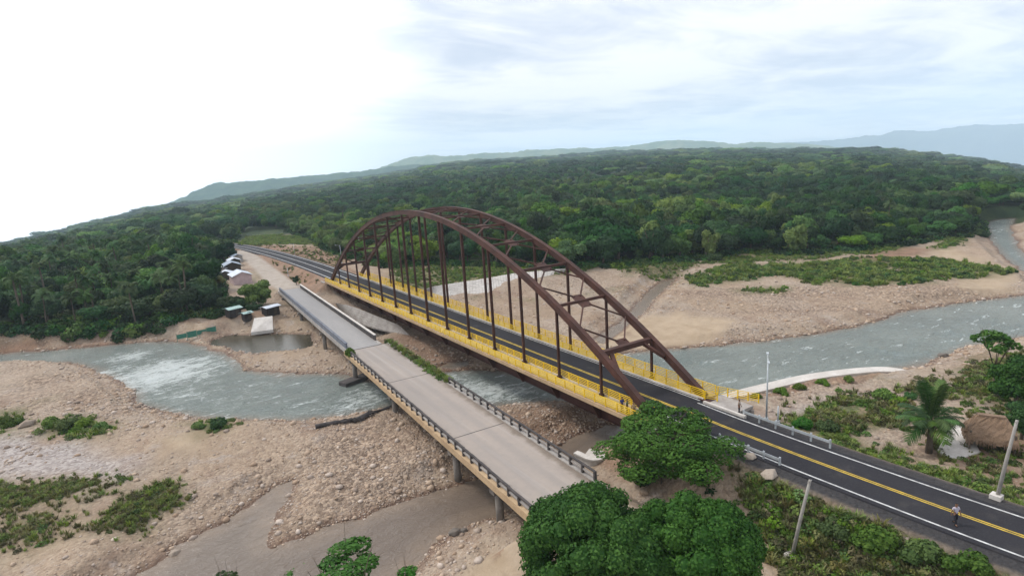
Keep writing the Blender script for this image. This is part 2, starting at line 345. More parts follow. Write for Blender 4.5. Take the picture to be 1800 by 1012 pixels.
PUDDLE2 = G([(772, 645), (790, 637), (822, 634), (826, 641), (800, 648)])
WATERS = [RIVER, CHANNEL, POOL, POND, BROOK, PUDDLE, PUDDLE2]
WDEPTH = [1.6, 1.2, .55, .6, .22, .2, .2]
CTRL = [(0, 700, 1.2), (100, 700, 1.4), (200, 760, 1.1), (50, 850, 1.7), (250, 860, 1.6), (100, 960, 1.6), (400, 800, 1.2), (500, 780, 1.1), (600, 800, 1.3), (700, 770, 1.3), (650, 850, .8), (750, 815, 1.5), (300, 930, .8), (850, 965, 2.4), (880, 1005, 3.0), (900, 930, 2.2), (820, 1005, 2.2),
        (950, 740, 1.3), (1020, 745, 1.1), (720, 612, 1.2), (760, 630, 1.0), (460, 632, .5), (540, 640, .7), (500, 562, 2.2), (420, 572, 2.4), (350, 572, 2.8), (450, 545, 4.2), (420, 505, 5.5), (460, 470, 6), (500, 505, 5.0), (440, 445, 6.6), (560, 530, 3.2), (620, 545, 2.4), (640, 560, 1.5),
        (0, 587, 3.4), (150, 578, 3.6), (270, 568, 3.6), (320, 560, 3.6), (300, 500, 5), (100, 500, 5), (0, 500, 4.5), (200, 440, 6), (-100, 595, 3.2), (850, 560, 1.3), (1000, 560, 1.1), (1100, 595, .7), (1080, 500, 2.0), (1200, 520, 1.5), (1300, 540, 1.2), (1400, 550, 1.1), (1500, 540, 1.1),
        (1250, 480, 2.2), (1400, 490, 2), (1600, 490, 1.8), (1700, 470, 1.8), (1300, 450, 2.6), (1500, 445, 2.6), (1650, 430, 2.6), (1780, 500, 1.2), (1220, 455, 2.8), (1100, 465, 3.5), (1000, 470, 4), (900, 470, 4.6), (700, 472, 5.4), (620, 455, 6.2), (1790, 412, 1.4), (800, 420, 6), (1000, 420, 6), (1200, 400, 6),
        (1400, 390, 6), (1600, 370, 6), (1750, 350, 6), (1450, 690, 4), (1560, 680, 3.2), (1600, 720, 3.8), (1700, 680, 3.5), (1500, 740, 4.2), (1650, 770, 4.4), (1750, 820, 4.8), (1380, 760, 4.8), (1420, 720, 3.8), (1790, 700, 4), (1350, 900, 3.6), (1500, 960, 4.2), (1700, 1000, 4.6), (1400, 1000, 3.4), (1200, 900, 3.4),
        (1110, 815, 2.4), (1060, 850, 2.6), (1240, 830, 3.8), (1800, 1040, 5), (1100, 1000, 3.6), (950, 1100, 4), (1300, 1100, 4), (600, 1150, 3), (1650, 640, 2.2), (1740, 620, 3.0), (1800, 620, 3)]
_CP = np.array([gp(x, y, z) for x, y, z in CTRL])
# skylines of the photograph -> directions
def sky_table(pts):
    d = np.array([CW * F_PX + CR * (x - 900) - CU * (y - 506) for x, y in pts]); az = np.degrees(np.arctan2(d[:, 0], d[:, 1])); return az, d[:, 2] / np.hypot(d[:, 0], d[:, 1])
RIDGE = sky_table([(-300, 470), (-100, 448), (0, 431), (100, 410), (167, 390), (233, 374), (273, 364), (367, 354), (467, 337), (600, 317), (700, 303), (767, 289), (833, 282), (967, 275), (1067, 267), (1200, 262), (1333, 262), (1517, 261), (1600, 268), (1683, 277), (1750, 287), (1800, 299), (1900, 322), (2100, 360)])
R_RIDGE = 3200.0
def far_slope(az):
    t = np.interp(az, *RIDGE); return (CAM[2] + R_RIDGE * t - 11 - 6) / (R_RIDGE - 300)
VEG_LEFT = [G(p, 1.4) for p in ([(-20, 728), (42, 732), (38, 762), (-20, 768)], [(70, 738), (100, 730), (150, 731), (202, 746), (188, 766), (140, 764), (90, 762)], [(328, 745), (345, 738), (410, 738), (404, 757), (340, 762)],
            [(-30, 852), (60, 850), (150, 846), (300, 850), (318, 878), (262, 905), (250, 925), (130, 932), (60, 955), (-30, 970)])]
VEG_RIGHT = [G(p, 2.0) for p in ([(1205, 488), (1300, 466), (1400, 468), (1500, 458), (1640, 455), (1785, 476), (1700, 488), (1560, 500), (1430, 498), (1380, 482), (1220, 502)], [(1308, 506), (1340, 502), (1382, 503), (1370, 513), (1315, 513)])]
VEG_EDGE = [G(p, 3.0) for p in ([(1225, 462), (1290, 444), (1440, 428), (1600, 424), (1575, 438), (1400, 456), (1290, 460)], [(1090, 470), (1180, 458), (1230, 462), (1180, 476), (1100, 480)], [(1660, 418), (1700, 412), (1690, 430), (1640, 436)])]
VEG_BEHIND = [G(p, 4.6) for p in ([(686, 505), (690, 478), (780, 470), (990, 470), (1060, 462), (1020, 474), (900, 484), (850, 488), (760, 500)],)]
VEG_ROAD = [G(p, 4.6) for p in ([(1345, 745), (1400, 735), (1460, 752), (1520, 770), (1600, 800), (1760, 862), (1830, 885), (1830, 905), (1700, 868), (1560, 820), (1440, 782)], [(1380, 735), (1440, 702), (1500, 690), (1580, 690), (1600, 712), (1560, 745), (1500, 758), (1440, 750)])]
VEG_SLOPE = [G(p, 4.4) for p in ([(1270, 822), (1330, 838), (1400, 872), (1480, 905), (1640, 955), (1830, 1015), (1830, 1130), (1420, 1130), (1395, 1000), (1345, 960), (1325, 900)],)]
VEG_HUT = [G(p, 4.0) for p in ([(1700, 640), (1830, 600), (1830, 760), (1790, 760), (1740, 700), (1690, 690)],)]
MEADOW = G([(412, 428), (440, 415), (500, 412), (560, 420), (556, 432), (470, 430), (425, 434)], 6.0)
HAMLET = G([(330, 576), (360, 566), (400, 560), (440, 552), (455, 520), (440, 504), (380, 510), (374, 470), (402, 448), (420, 436), (450, 440), (500, 470), (520, 500), (500, 540), (490, 570), (430, 585), (340, 580)], 4.5)
FOREST = np.vstack([G([(-500, 620), (-160, 598), (-60, 585), (0, 581), (100, 577), (200, 572), (275, 566), (310, 558), (345, 552), (392, 548), (380, 505), (386, 470), (398, 452), (412, 440), (408, 428), (430, 412), (500, 410), (552, 428), (578, 446), (614, 461), (650, 471), (700, 478), (770, 470), (900, 472), (1000, 472),
                       (1100, 466), (1180, 454), (1255, 450), (1300, 438), (1400, 440), (1500, 434), (1580, 424), (1650, 414), (1722, 400), (1728, 388), (1740, 380), (1800, 378), (1900, 376), (2300, 370)], 4.0), [gp(2700, 330, -140) * np.array([1, 1, 0]), [2600, 3600, 0], [-2600, 3600, 0], [-2500, 800, 0]]])
SOIL = [G(p, 5.5) for p in ([(430, 432), (560, 438), (620, 458), (600, 478), (560, 500), (520, 500), (500, 480), (470, 462)], [(1590, 770), (1640, 790), (1790, 850), (1800, 760), (1720, 760)],)] + [G(p, 2.5) for p in ([(-50, 600), (100, 592), (280, 585), (330, 600), (250, 600), (150, 612), (60, 620), (-50, 628)], [(1560, 432), (1640, 438), (1570, 460), (1480, 462)])]
SAND = [G(p, 1.2) for p in ([(1100, 555), (1200, 548), (1290, 565), (1260, 590), (1150, 605), (1060, 600)], [(1640, 440), (1720, 455), (1780, 480), (1790, 510), (1690, 512), (1660, 480)], [(270, 775), (340, 768), (370, 790), (300, 800)])] + [G([(820, 1012), (860, 960), (920, 950), (930, 1040)], 2.8), G([(1330, 960), (1390, 990), (1470, 1040), (1330, 1040)], 3.6)]
def road_shape(x, y, z, P, half, slope, drop=.12, end=0.0):
    d, zr, _s = line_dist(x, y, P); e = np.maximum(0, d - half)
    s0 = np.sign(P[0][1] - P[-1][1]); e = np.maximum(e, np.maximum(0, (y - P[0][1]) * s0 + .8) * 1.6); zt = zr - drop      # the fill ends at the abutment; zt = zr - drop
    up = zt - e * slope; lo = zt + e * slope * 1.4
    return np.clip(z, up, np.maximum(lo, up)), d
def ground_z(x, y, full=False):
    x = np.asarray(x, float); y = np.asarray(y, float)
    r = np.hypot(x - CAM[0], y - CAM[1]); az = np.degrees(np.arctan2(x - CAM[0], y - CAM[1]))
    num = np.zeros_like(x); den = np.zeros_like(x)
    for p in _CP:
        w = 1.0 / ((x - p[0]) ** 2 + (y - p[1]) ** 2 + 12.0) ** 2; num += w * p[2]; den += w
    z = num / den
    zf = 6.0 + np.clip(r - 300, 0, R_RIDGE - 300) * far_slope(az) - np.maximum(0, r - R_RIDGE) * .06
    zf = zf + smooth01((r - 500) / 1500) * (fbm(x, y, 420, 3) - .5) * 22 * np.clip(1 - (r - 2300) / 900, 0, 1)
    k = smooth01((r - 300) / 160); z = z * (1 - k) + zf * k
    near = r < 420
    gravel = np.clip(1 - (z - 2.4) / 1.2, 0, 1)
    z = z + (fbm(x, y, 9, 4) - .5) * (.9 * gravel + .5) + (fbm(x + 50, y, 2.2, 3) - .5) * .28 * np.where(r < 260, 1, 0)
    a = {}
    dw = np.full(x.shape, 50.0)
    if near.any():
        xn, yn, zn = x[near], y[near], z[near]; best = np.full(xn.shape, 50.0)
        wob = (fbm(xn, yn, 5, 4) - .5) * 3.2 + (fbm(xn, yn, 1.2, 2) - .5) * .9
        for P, dep in zip(WATERS, WDEPTH):
            lo = P.min(0) - 14; hi = P.max(0) + 14; q = (xn > lo[0]) & (xn < hi[0]) & (yn > lo[1]) & (yn < hi[1])
            if not q.any(): continue
            s_ = poly_sdf(xn[q], yn[q], P) + wob[q] * (.75 if dep > .5 else .35)
            zq = zn[q]; bank = .05 + np.maximum(0, s_) * .22 + np.maximum(0, s_ - 3) * .5
            zq = np.where(s_ > 0, np.minimum(zq, bank), np.maximum(-dep, -.04 + s_ * .3)); zn[q] = zq
            best[q] = np.minimum(best[q], s_)
        dw[near] = best
        # the old deck's and the new roads' embankments
        zn, d1 = road_shape(xn, yn, zn, ROAD_NEAR, 5.0, .62); zn, d2 = road_shape(xn, yn, zn, ROAD_FAR, 5.6, .6)
        zn, d3 = road_shape(xn, yn, zn, TRACK, 3.6, .45, .0); zn, d4 = road_shape(xn, yn, zn, TRACK_NEAR, 4.2, .7, .1)
        z[near] = zn
        if full: a['dr'] = np.full(x.shape, 99.0); a['dr'][near] = np.minimum(d1, d2); a['dt'] = np.full(x.shape, 99.0); a['dt'][near] = np.minimum(d3, d4)
    if not full: return z
    a['dw'] = dw; a['r'] = r; a['az'] = az; return z, a
def zone(x, y, polys, soft=2.0, wob=2.5):
    w = np.zeros(x.shape); n = (fbm(x + 31, y - 12, 6, 3) - .5) * 2 * wob
    for P in polys:
        lo = P.min(0) - 8; hi = P.max(0) + 8; q = (x > lo[0]) & (x < hi[0]) & (y > lo[1]) & (y < hi[1])
        if q.any(): w[q] = np.maximum(w[q], smooth01((-(poly_sdf(x[q], y[q], P) + n[q])) / soft * .5 + .5))
    return w

def hit(px, py, z=3.0):
    """where the line of sight through a pixel meets the ground."""
    d = CW * F_PX + CR * (px - 900) - CU * (py - 506); d = d / np.linalg.norm(d); t = np.arange(30, 330, .35); Q = CAM + d * t[:, None]
    g = ground_z(Q[:, 0], Q[:, 1]); k = np.argmax(Q[:, 2] < g); q = Q[k].copy(); q[2] = g[k]; return q
# ------------------------------------------------------------------ ground sheet
HEAD = math.degrees(math.atan2(CW[0], CW[1]))
def polar_grid(azs, rs):
    A, Rr = np.meshgrid(np.radians(azs), rs); x = CAM[0] + Rr * np.sin(A); y = CAM[1] + Rr * np.cos(A); n, m = A.shape
    i = np.arange(n * m).reshape(n, m); F = np.stack([i[:-1, :-1], i[:-1, 1:], i[1:, 1:], i[1:, :-1]], -1).reshape(-1, 4); return x.ravel(), y.ravel(), F
_az = np.concatenate([np.linspace(HEAD - 180, HEAD - 49, 50)[:-1], np.linspace(HEAD - 49, HEAD + 49, 600), np.linspace(HEAD + 49, HEAD + 180, 50)[1:]])
_rs = np.concatenate([np.linspace(1, 20, 14)[:-1], np.geomspace(20, 380, 400), np.geomspace(380, 4200, 80)[1:]])
gx, gy, GF = polar_grid(_az, _rs)
gz, GA = ground_z(gx, gy, True)
def ground_mat():
    m = NT('river_plain_ground'); P = m.P()
    warp = m.N.new('ShaderNodeVectorMath'); warp.operation = 'ADD'; nz = m.N.new('ShaderNodeTexNoise'); nz.inputs['Scale'].default_value = 2.5; m.lk(P, nz.inputs['Vector'])
    sc1 = m.N.new('ShaderNodeVectorMath'); sc1.operation = 'SCALE'; sc1.inputs['Scale'].default_value = .25; m.lk(nz.outputs['Color'], sc1.inputs[0]); m.lk(P, warp.inputs[0]); m.lk(sc1.outputs[0], warp.inputs[1]); V = warp.outputs[0]
    v1 = m.vor(2.6, 'F1', V); v2 = m.vor(1.1, 'F1', V); v3 = m.vor(6.5, 'F1', V)
    big = m.noise(.045, 5, .6); mid = m.noise(.35, 5, .65); fine = m.noise(4., 4, .7)
    cob = m.mix(m.ramp(big, .38, .62), (.305, .225, .152), (.235, .166, .108))
    fl = ((1.0, .42, 1), R(-35)); s1 = m.noise(.05, 6, .66, stretch=fl, dist=.5); s2 = m.noise(.13, 6, .7, stretch=fl, dist=.8)
    cob = m.mix(m.ramp(s1, .44, .60), cob, (.29, .236, .185)); cob = m.mix(m.math('MULTIPLY', m.ramp(s2, .54, .66), .8), cob, (.165, .112, .080)); cob = m.mix(m.math('MULTIPLY', m.ramp(m.noise(.10, 5, .65, stretch=fl), .58, .70), .7), cob, (.44, .36, .275))
    cob = m.mix(m.math('MULTIPLY', m.ramp(mid, .42, .7), .35), cob, (.385, .295, .21))
    sep = m.N.new('ShaderNodeSeparateColor'); m.lk(v1.outputs['Color'], sep.inputs[0]); sep2 = m.N.new('ShaderNodeSeparateColor'); m.lk(v2.outputs['Color'], sep2.inputs[0]); sep3 = m.N.new('ShaderNodeSeparateColor'); m.lk(v3.outputs['Color'], sep3.inputs[0])
    st = m.attr('cob')
    cell = m.mix(sep.outputs[0], (.055, .036, .026), (.62, .50, .37)); cell = m.mix(m.math('MULTIPLY', sep.outputs[1], .5), cell, (.42, .26, .17))
    cell2 = m.mix(sep2.outputs[0], (.16, .12, .09), (.53, .43, .35)); cell3 = m.mix(sep3.outputs[0], (.20, .145, .115), (.55, .45, .37))
    c = m.mix(m.math('MULTIPLY', st, .55), cob, cell); c = m.mix(m.math('MULTIPLY', st, .20), c, cell2); c = m.mix(m.math('MULTIPLY', st, .30), c, cell3); pat = m.ramp(m.noise(.11, 6, .68, stretch=((1, .55, 1), R(-30))), .50, .66); c = m.mix(m.math('MULTIPLY', pat, .75), c, m.mix(sep.outputs[2], (.15, .095, .065), (.30, .21, .155))); pat2 = m.ramp(m.noise(.21, 5, .7, dist=.5), .56, .68); c = m.mix(m.math('MULTIPLY', pat2, .55), c, m.mix(sep3.outputs[1], (.25, .215, .19), (.46, .40, .36)))
    c = m.mix(m.attr('grey'), c, m.mix(sep.outputs[0], (.22, .19, .185), (.46, .42, .40)))
    c = m.mix(m.math('MULTIPLY', m.attr('brown'), .8), c, m.mix(m.math('POWER', sep.outputs[0], 1.6), (.10, .066, .046), (.46, .345, .255)))
    sand = m.mix(m.ramp(mid, .35, .7), (.395, .305, .215), (.325, .245, .165)); c = m.mix(m.attr('sand'), c, sand)
    soil = m.mix(m.ramp(mid, .35, .7), (.25, .150, .098), (.15, .092, .060)); soil = m.mix(m.math('MULTIPLY', m.ramp(fine, .45, .7), .5), soil, (.36, .26, .18)); c = m.mix(m.attr('soil'), c, soil)
    veg = m.mix(m.ramp(mid, .38, .66), (.05, .085, .018), (.12, .11, .045)); veg = m.mix(m.ramp(m.noise(1.1, 5, .7), .46, .60), veg, (.20, .155, .085)); veg = m.mix(m.math('MULTIPLY', m.ramp(fine, .5, .75), .45), veg, (.05, .05, .02)); c = m.mix(m.attr('veg'), c, veg)
    c = m.mix(m.attr('forest'), c, m.mix(m.ramp(m.noise(.05, 6, .65), .4, .62), (.018, .035, .012), (.045, .065, .02)))
    c = m.mix(m.attr('track'), c, m.mix(m.ramp(mid, .35, .7), (.40, .345, .295), (.32, .27, .225)))
    c = m.mix(m.attr('tar'), c, (.045, .042, .043)); wet = m.attr('wet'); c = m.mix(wet, c, (.30, .20, .15), 'MULTIPLY'); c2 = m.mix(m.math('MULTIPLY', wet, .35), c, (.16, .095, .065))
    m.col(c2); m.rough(m.ramp(wet, 0, 1, .95, .55)); m.b.inputs['Specular IOR Level'].default_value = .25
    h = m.math('ADD', m.math('MULTIPLY', m.math('MULTIPLY', v1.outputs['Distance'], st), -1.1), m.math('MULTIPLY', fine, .5)); h = m.math('ADD', h, m.math('MULTIPLY', m.math('MULTIPLY', v2.outputs['Distance'], st), -.7))
    m.bump(h, 1.0, .22); return m.m
r_ = GA['r']; dw = GA['dw']
_vegl = zone(gx, gy, VEG_LEFT, 4, 4) * np.clip(.55 + 2.2 * (fbm(gx, gy, 5, 3) - .38), 0, 1); _vegr = zone(gx, gy, VEG_RIGHT + VEG_EDGE + VEG_BEHIND, 4, 4); _vegn = zone(gx, gy, VEG_ROAD + VEG_SLOPE + VEG_HUT, 2, 2.5)
_forest = np.where(r_ > 380, 1.0, 0); _fz = zone(gx, gy, [FOREST], 3, 3); _forest = np.maximum(_forest, _fz) * (1 - zone(gx, gy, [MEADOW, HAMLET], 3, 2))
_soil = zone(gx, gy, SOIL, 3, 3); _sand = zone(gx, gy, SAND, 3, 3)
_emb = np.clip(1 - (GA['dr'] - 4.5) / 3.5, 0, 1) * smooth01((GA['dr'] - 3.8) / 1.0)
_cob = np.clip(.45 + 1.5 * (fbm(gx, gy, 14, 4) - .42), .15, 1) * (1 - .8 * _sand)
_dry = smooth01((fbm(gx + 90, gy, 16, 3) - .45) * 5)
_veg = np.clip(np.maximum.reduce([_vegl * .9, _vegr * .9, _vegn * .85, zone(gx, gy, [MEADOW], 3, 2)]), 0, 1) * (1 - _forest)
_veg = np.maximum(_veg, .35 * smooth01((fbm(gx - 40, gy + 7, 11, 4) - .56) * 6) * smooth01((gz - 1.4) / .6) * (dw > 4))
_veg = _veg * np.where((GA['dr'] < 5.2) & (gy < 0), .15, 1)
_soil = np.maximum(_soil, np.where((GA['dr'] < 11) & (gy > 128), .8, 0)); _soil = np.maximum(_soil, .8 * smooth01((gz - 2.6) / .8) * (dw < 9) * (r_ < 300) * (gy > -5) * (1 - _vegn))
_brown = zone(gx, gy, [G(p_, 1.2) for p_ in ([(1120, 520), (1300, 508), (1500, 502), (1790, 512), (1640, 525), (1500, 546), (1330, 556), (1150, 548)], [(560, 775), (690, 728), (765, 790), (720, 845), (560, 920), (482, 940), (500, 860)], [(690, 590), (760, 585), (830, 630), (840, 650), (770, 655), (700, 620)], [(860, 715), (960, 705), (1070, 745), (1050, 762), (1000, 775), (930, 770)], [(-20, 690), (60, 660), (180, 690), (220, 720), (100, 722)], [(230, 930), (420, 830), (500, 800), (470, 850), (300, 960), (240, 990)])], 5, 5) * np.clip(.3 + 2.2 * (fbm(gx + 5, gy, 10, 4) - .34), 0, 1)
_tar = np.clip(1 - (GA['dr'] - 4.6) / 1.0, 0, 1) * (gy < -1)
_forest = _forest * np.where((gx < -20) & (r_ < 330), smooth01((dw - 6.5 + 3 * (fbm(gx, gy, 6, 3) - .5)) / 2.5), 1)
_soil = np.maximum(_soil, .7 * zone(gx, gy, [G([(690, 590), (760, 585), (830, 630), (840, 650), (770, 655), (700, 620)], 1.2), G([(860, 715), (960, 705), (1070, 745), (1050, 762), (1000, 775), (930, 770)], 1.2), G([(560, 545), (720, 545), (700, 580), (600, 560)], 1.5)], 3, 3))
_wet = np.clip(1 - (gz - .02) / .28, 0, 1) * (dw < 6)
_track = np.clip(1 - (GA['dt'] - 2.6) / 1.4, 0, 1)
_grey = zone(gx, gy, [G([(-30, 770), (60, 768), (150, 775), (250, 800), (220, 850), (100, 845), (-30, 850)], 1.4), G([(1430, 700), (1560, 680), (1500, 705), (1380, 735), (1330, 740)], 4)], 3, 3) * .8
gme = np_mesh('ground', np.stack([gx, gy, gz], 1), GF[:, ::-1], [ground_mat()], True)
for n_, v_ in (('cob', _cob), ('sand', _sand), ('soil', _soil), ('veg', _veg), ('forest', _forest), ('wet', _wet), ('track', _track), ('grey', _grey), ('tar', _tar), ('brown', _brown)): fattr(gme, n_, np.clip(v_, 0, 1))
ground = tag(link('ground', gme), 'stony river plain with gravel bars, earth banks and wooded land', 'ground', kind='structure')

# ------------------------------------------------------------------ water
def water_mat():
    m = NT('turbid_river_water'); P = m.P()
    foam, mud, still = m.attr('foam'), m.attr('mud'), m.attr('still')
    c = m.mix(m.ramp(m.noise(.06, 4, .6), .35, .65), (.200, .228, .208), (.152, .178, .164)); c = m.mix(mud, c, (.19, .125, .095)); c = m.mix(still, c, (.045, .040, .025)); c = m.mix(m.math('MULTIPLY', m.attr('shal'), m.ramp(m.noise(.5, 4, .6), .3, .7, .35, 1)), c, (.23, .175, .13))
    st = ((.55, 1.5, 1), R(-38))
    f1 = m.noise(.42, 7, .72, stretch=st, dist=.9); f2 = m.noise(1.5, 6, .72, stretch=st, dist=.6)
    f3 = m.noise(4.5, 5, .7, stretch=st, dist=.4); f = m.math('ADD', m.math('ADD', m.math('MULTIPLY', f1, .42), m.math('MULTIPLY', f2, .33)), m.math('MULTIPLY', f3, .25)); th = m.math('SUBTRACT', f, m.math('SUBTRACT', .712, m.math('MULTIPLY', foam, .325)))
    cr = m.math('MULTIPLY', m.ramp(m.noise(.30, 4, .55, stretch=((.6, 1.9, 1), R(-32)), dist=.6), .60, .68), m.ramp(f2, .42, .60)); cr = m.math('MULTIPLY', cr, m.ramp(foam, .1, .3)); fo = m.math('MAXIMUM', m.ramp(th, 0, .13), m.math('MULTIPLY', cr, .75)); c = m.mix(m.math('MULTIPLY', fo, .85), c, (.62, .66, .65)); m.col(c); m.rough(m.ramp(fo, 0, 1, .12, .7))
    m.b.inputs['IOR'].default_value = 1.33
    w1 = m.noise(.8, 5, .6, stretch=((.6, 1.3, 1), R(-38)), dist=.6); w2 = m.noise(3.5, 4, .6, stretch=((.7, 1.3, 1), R(-38)))
    h = m.math('ADD', w1, m.math('MULTIPLY', w2, .35)); h = m.math('MULTIPLY', h, m.math('ADD', .10, m.math('MULTIPLY', m.math('SUBTRACT', 1.0, still), m.math('ADD', .35, m.math('MULTIPLY', foam, 1.2)))))
    m.bump(h, .9, .7); return m.m
_wrs = np.geomspace(25, 420, 330); _waz = np.linspace(HEAD - 58, HEAD + 58, 640)
wx, wy, WF = polar_grid(_waz, _wrs)
wd = np.full(wx.shape, 50.0); wmud = np.zeros(wx.shape); wstill = np.zeros(wx.shape)
for P_, mu, stl in zip(WATERS, (0, 0, .75, .15, .6, .5, .5), (0, 0, .25, .95, .3, .3, .3)):
    lo = P_.min(0) - 6; hi = P_.max(0) + 6; q = (wx > lo[0]) & (wx < hi[0]) & (wy > lo[1]) & (wy < hi[1])
    s_ = poly_sdf(wx[q], wy[q], P_); b_ = wd[q]; k = s_ < b_; wd[q] = np.where(k, s_, b_); wmud[q] = np.where(k, mu, wmud[q]); wstill[q] = np.where(k, stl, wstill[q])
wfoam = np.where(wstill + wmud > .1, 0.0, .27)
for px, py, rad, amt in ((290, 655, 19, 1.0), (350, 650, 16, .8), (460, 680, 20, .62), (380, 700, 18, .6), (530, 715, 12, .55), (230, 625, 10, .85), (340, 690, 14, .7), (160, 624, 7, .55), (200, 650, 7, .8), (420, 690, 16, .5), (560, 690, 12, .45), (620, 712, 10, .8), (600, 700, 9, .6), (700, 690, 9, .7), (820, 680, 8, .85), (870, 690, 7, .9), (790, 665, 7, .8), (750, 690, 8, .85), (850, 690, 10, .95), (900, 690, 7, .9), (640, 700, 9, .85), (940, 700, 6, .7), (260, 700, 6, .6),
                         (1120, 645, 6, .75), (1150, 660, 6, .6), (1240, 678, 4, .7), (1225, 636, 4, .6), (1400, 640, 12, .36), (1560, 610, 14, .42), (1680, 580, 16, .42), (1480, 605, 8, .42),  (1300, 640, 10, .28), (1760, 560, 16, .35), (1770, 430, 14, .35)):
    c_ = gp(px, py); wfoam = np.maximum(wfoam, amt * np.exp(-((wx - c_[0]) ** 2 + (wy - c_[1]) ** 2) / rad ** 2) * (wstill + wmud < .1))
wz = (fbm(wx * .8, wy * 1.2, 2.6, 3) - .5) * (.10 + .9 * np.clip(wfoam - .2, 0, 1)) * np.clip(1 - wstill - wmud, .02, 1)
keep = (wd[WF] < 4.0).any(1); used, inv = np.unique(WF[keep], return_inverse=True)
wme = np_mesh('river_water', np.stack([wx, wy, wz], 1)[used], inv.reshape(-1, 4)[:, ::-1], [water_mat()], True)
for n_, v_ in (('foam', wfoam), ('mud', wmud), ('still', wstill), ('shal', np.clip(1 + wd / np.where(wmud > .5, 3.0, 2.2), 0, 1) * (wstill < .9))): fattr(wme, n_, v_[used])
tag(link('river_water', wme), 'shallow grey green river with white rapids between gravel bars', 'river', kind='structure')

# ------------------------------------------------------------------ far hills and mountains
def hill_mat(name, a, b, s_):
    m = NT(name); f = m.noise(s_, 6, .65); c = m.mix(m.ramp(f, .40, .60), a, b); m.col(c); m.rough(1.0); m.b.inputs['Specular IOR Level'].default_value = 0; return m.m
def hills(name, tab, rmid, depth, amp, mat, label, base=-260, fall=None):
    az, tn = sky_table(tab); A = np.linspace(az.min(), az.max(), 420); rs = np.linspace(rmid - depth, rmid + depth, 46)
    AA, RR = np.meshgrid(A, rs); x = CAM[0] + RR * np.sin(np.radians(AA)); y = CAM[1] + RR * np.cos(np.radians(AA))
    top = CAM[2] + rmid * np.interp(AA, az, tn); u = (RR - rmid) / depth
    prof = np.where(u < 0, 1 - np.abs(u) ** 1.5, 1 - np.abs(u) ** 1.5); z = base + (top - base) * prof
    z = z + (fbm(x, y, depth * .22, 5) - .62) * amp * (1 - prof * .75)
    z = z + (fbm(x, y, depth * .05, 3) - .5) * amp * .16
    n, m_ = AA.shape; i = np.arange(n * m_).reshape(n, m_); F = np.stack([i[:-1, :-1], i[1:, :-1], i[1:, 1:], i[:-1, 1:]], -1).reshape(-1, 4)
    return tag(link(name, np_mesh(name, np.stack([x.ravel(), y.ravel(), z.ravel()], 1), F, [mat], True)), label, 'hills', kind='structure')
hills('wooded_hills', [(60, 430), (150, 400), (273, 362), (300, 354), (340, 336), (363, 327), (400, 318), (467, 313), (550, 308), (600, 302), (683, 292), (760, 288), (900, 280), (1000, 278), (1100, 280)], 4600, 900, 150, hill_mat('wooded_hill_ground', (.014, .045, .010), (.045, .09, .024), .012), 'flat topped wooded hill rising behind the forest', -300)
hills('grassy_hills', [(620, 312), (683, 289), (710, 279), (735, 274), (760, 270), (787, 274), (867, 268), (933, 262), (1000, 260), (1100, 258), (1140, 253), (1165, 247), (1183, 245), (1220, 247), (1300, 251), (1323, 249), (1400, 252), (1450, 256), (1600, 272)], 6300, 1100, 170, hill_mat('grassy_hill_ground', (.07, .125, .04), (.17, .20, .085), .006), 'long low grassy hills on the skyline', -300)
hills('mountains', [(1290, 262), (1400, 248), (1450, 245), (1500, 242), (1553, 237), (1573, 231), (1633, 230), (1673, 223), (1720, 219), (1760, 221), (1800, 220), (1900, 215), (2000, 226), (2200, 230)], 10500, 1500, 260, hill_mat('mountain_ground', (.04, .06, .05), (.07, .09, .06), .002), 'blue mountain range fading in the haze behind the plain', -400)
# the air: one closed box of thin haze round everything
def haze():
    m = bpy.data.materials.new('thin_haze'); m.use_nodes = True; nt = m.node_tree; nt.nodes.clear(); o = nt.nodes.new('ShaderNodeOutputMaterial'); v = nt.nodes.new('ShaderNodeVolumePrincipled')
    v.inputs['Color'].default_value = (.68, .85, 1.0, 1); v.inputs['Density'].default_value = HAZE; v.inputs['Anisotropy'].default_value = 0.0
    nt.links.new(v.outputs[0], o.inputs['Volume'])
    tag(MB().box((3550, 3300, 60), (15900, 15400, 1420)).build('haze', m), 'thin pale haze over the valley', 'haze', kind='stuff')
HAZE = 1.4e-4
haze()

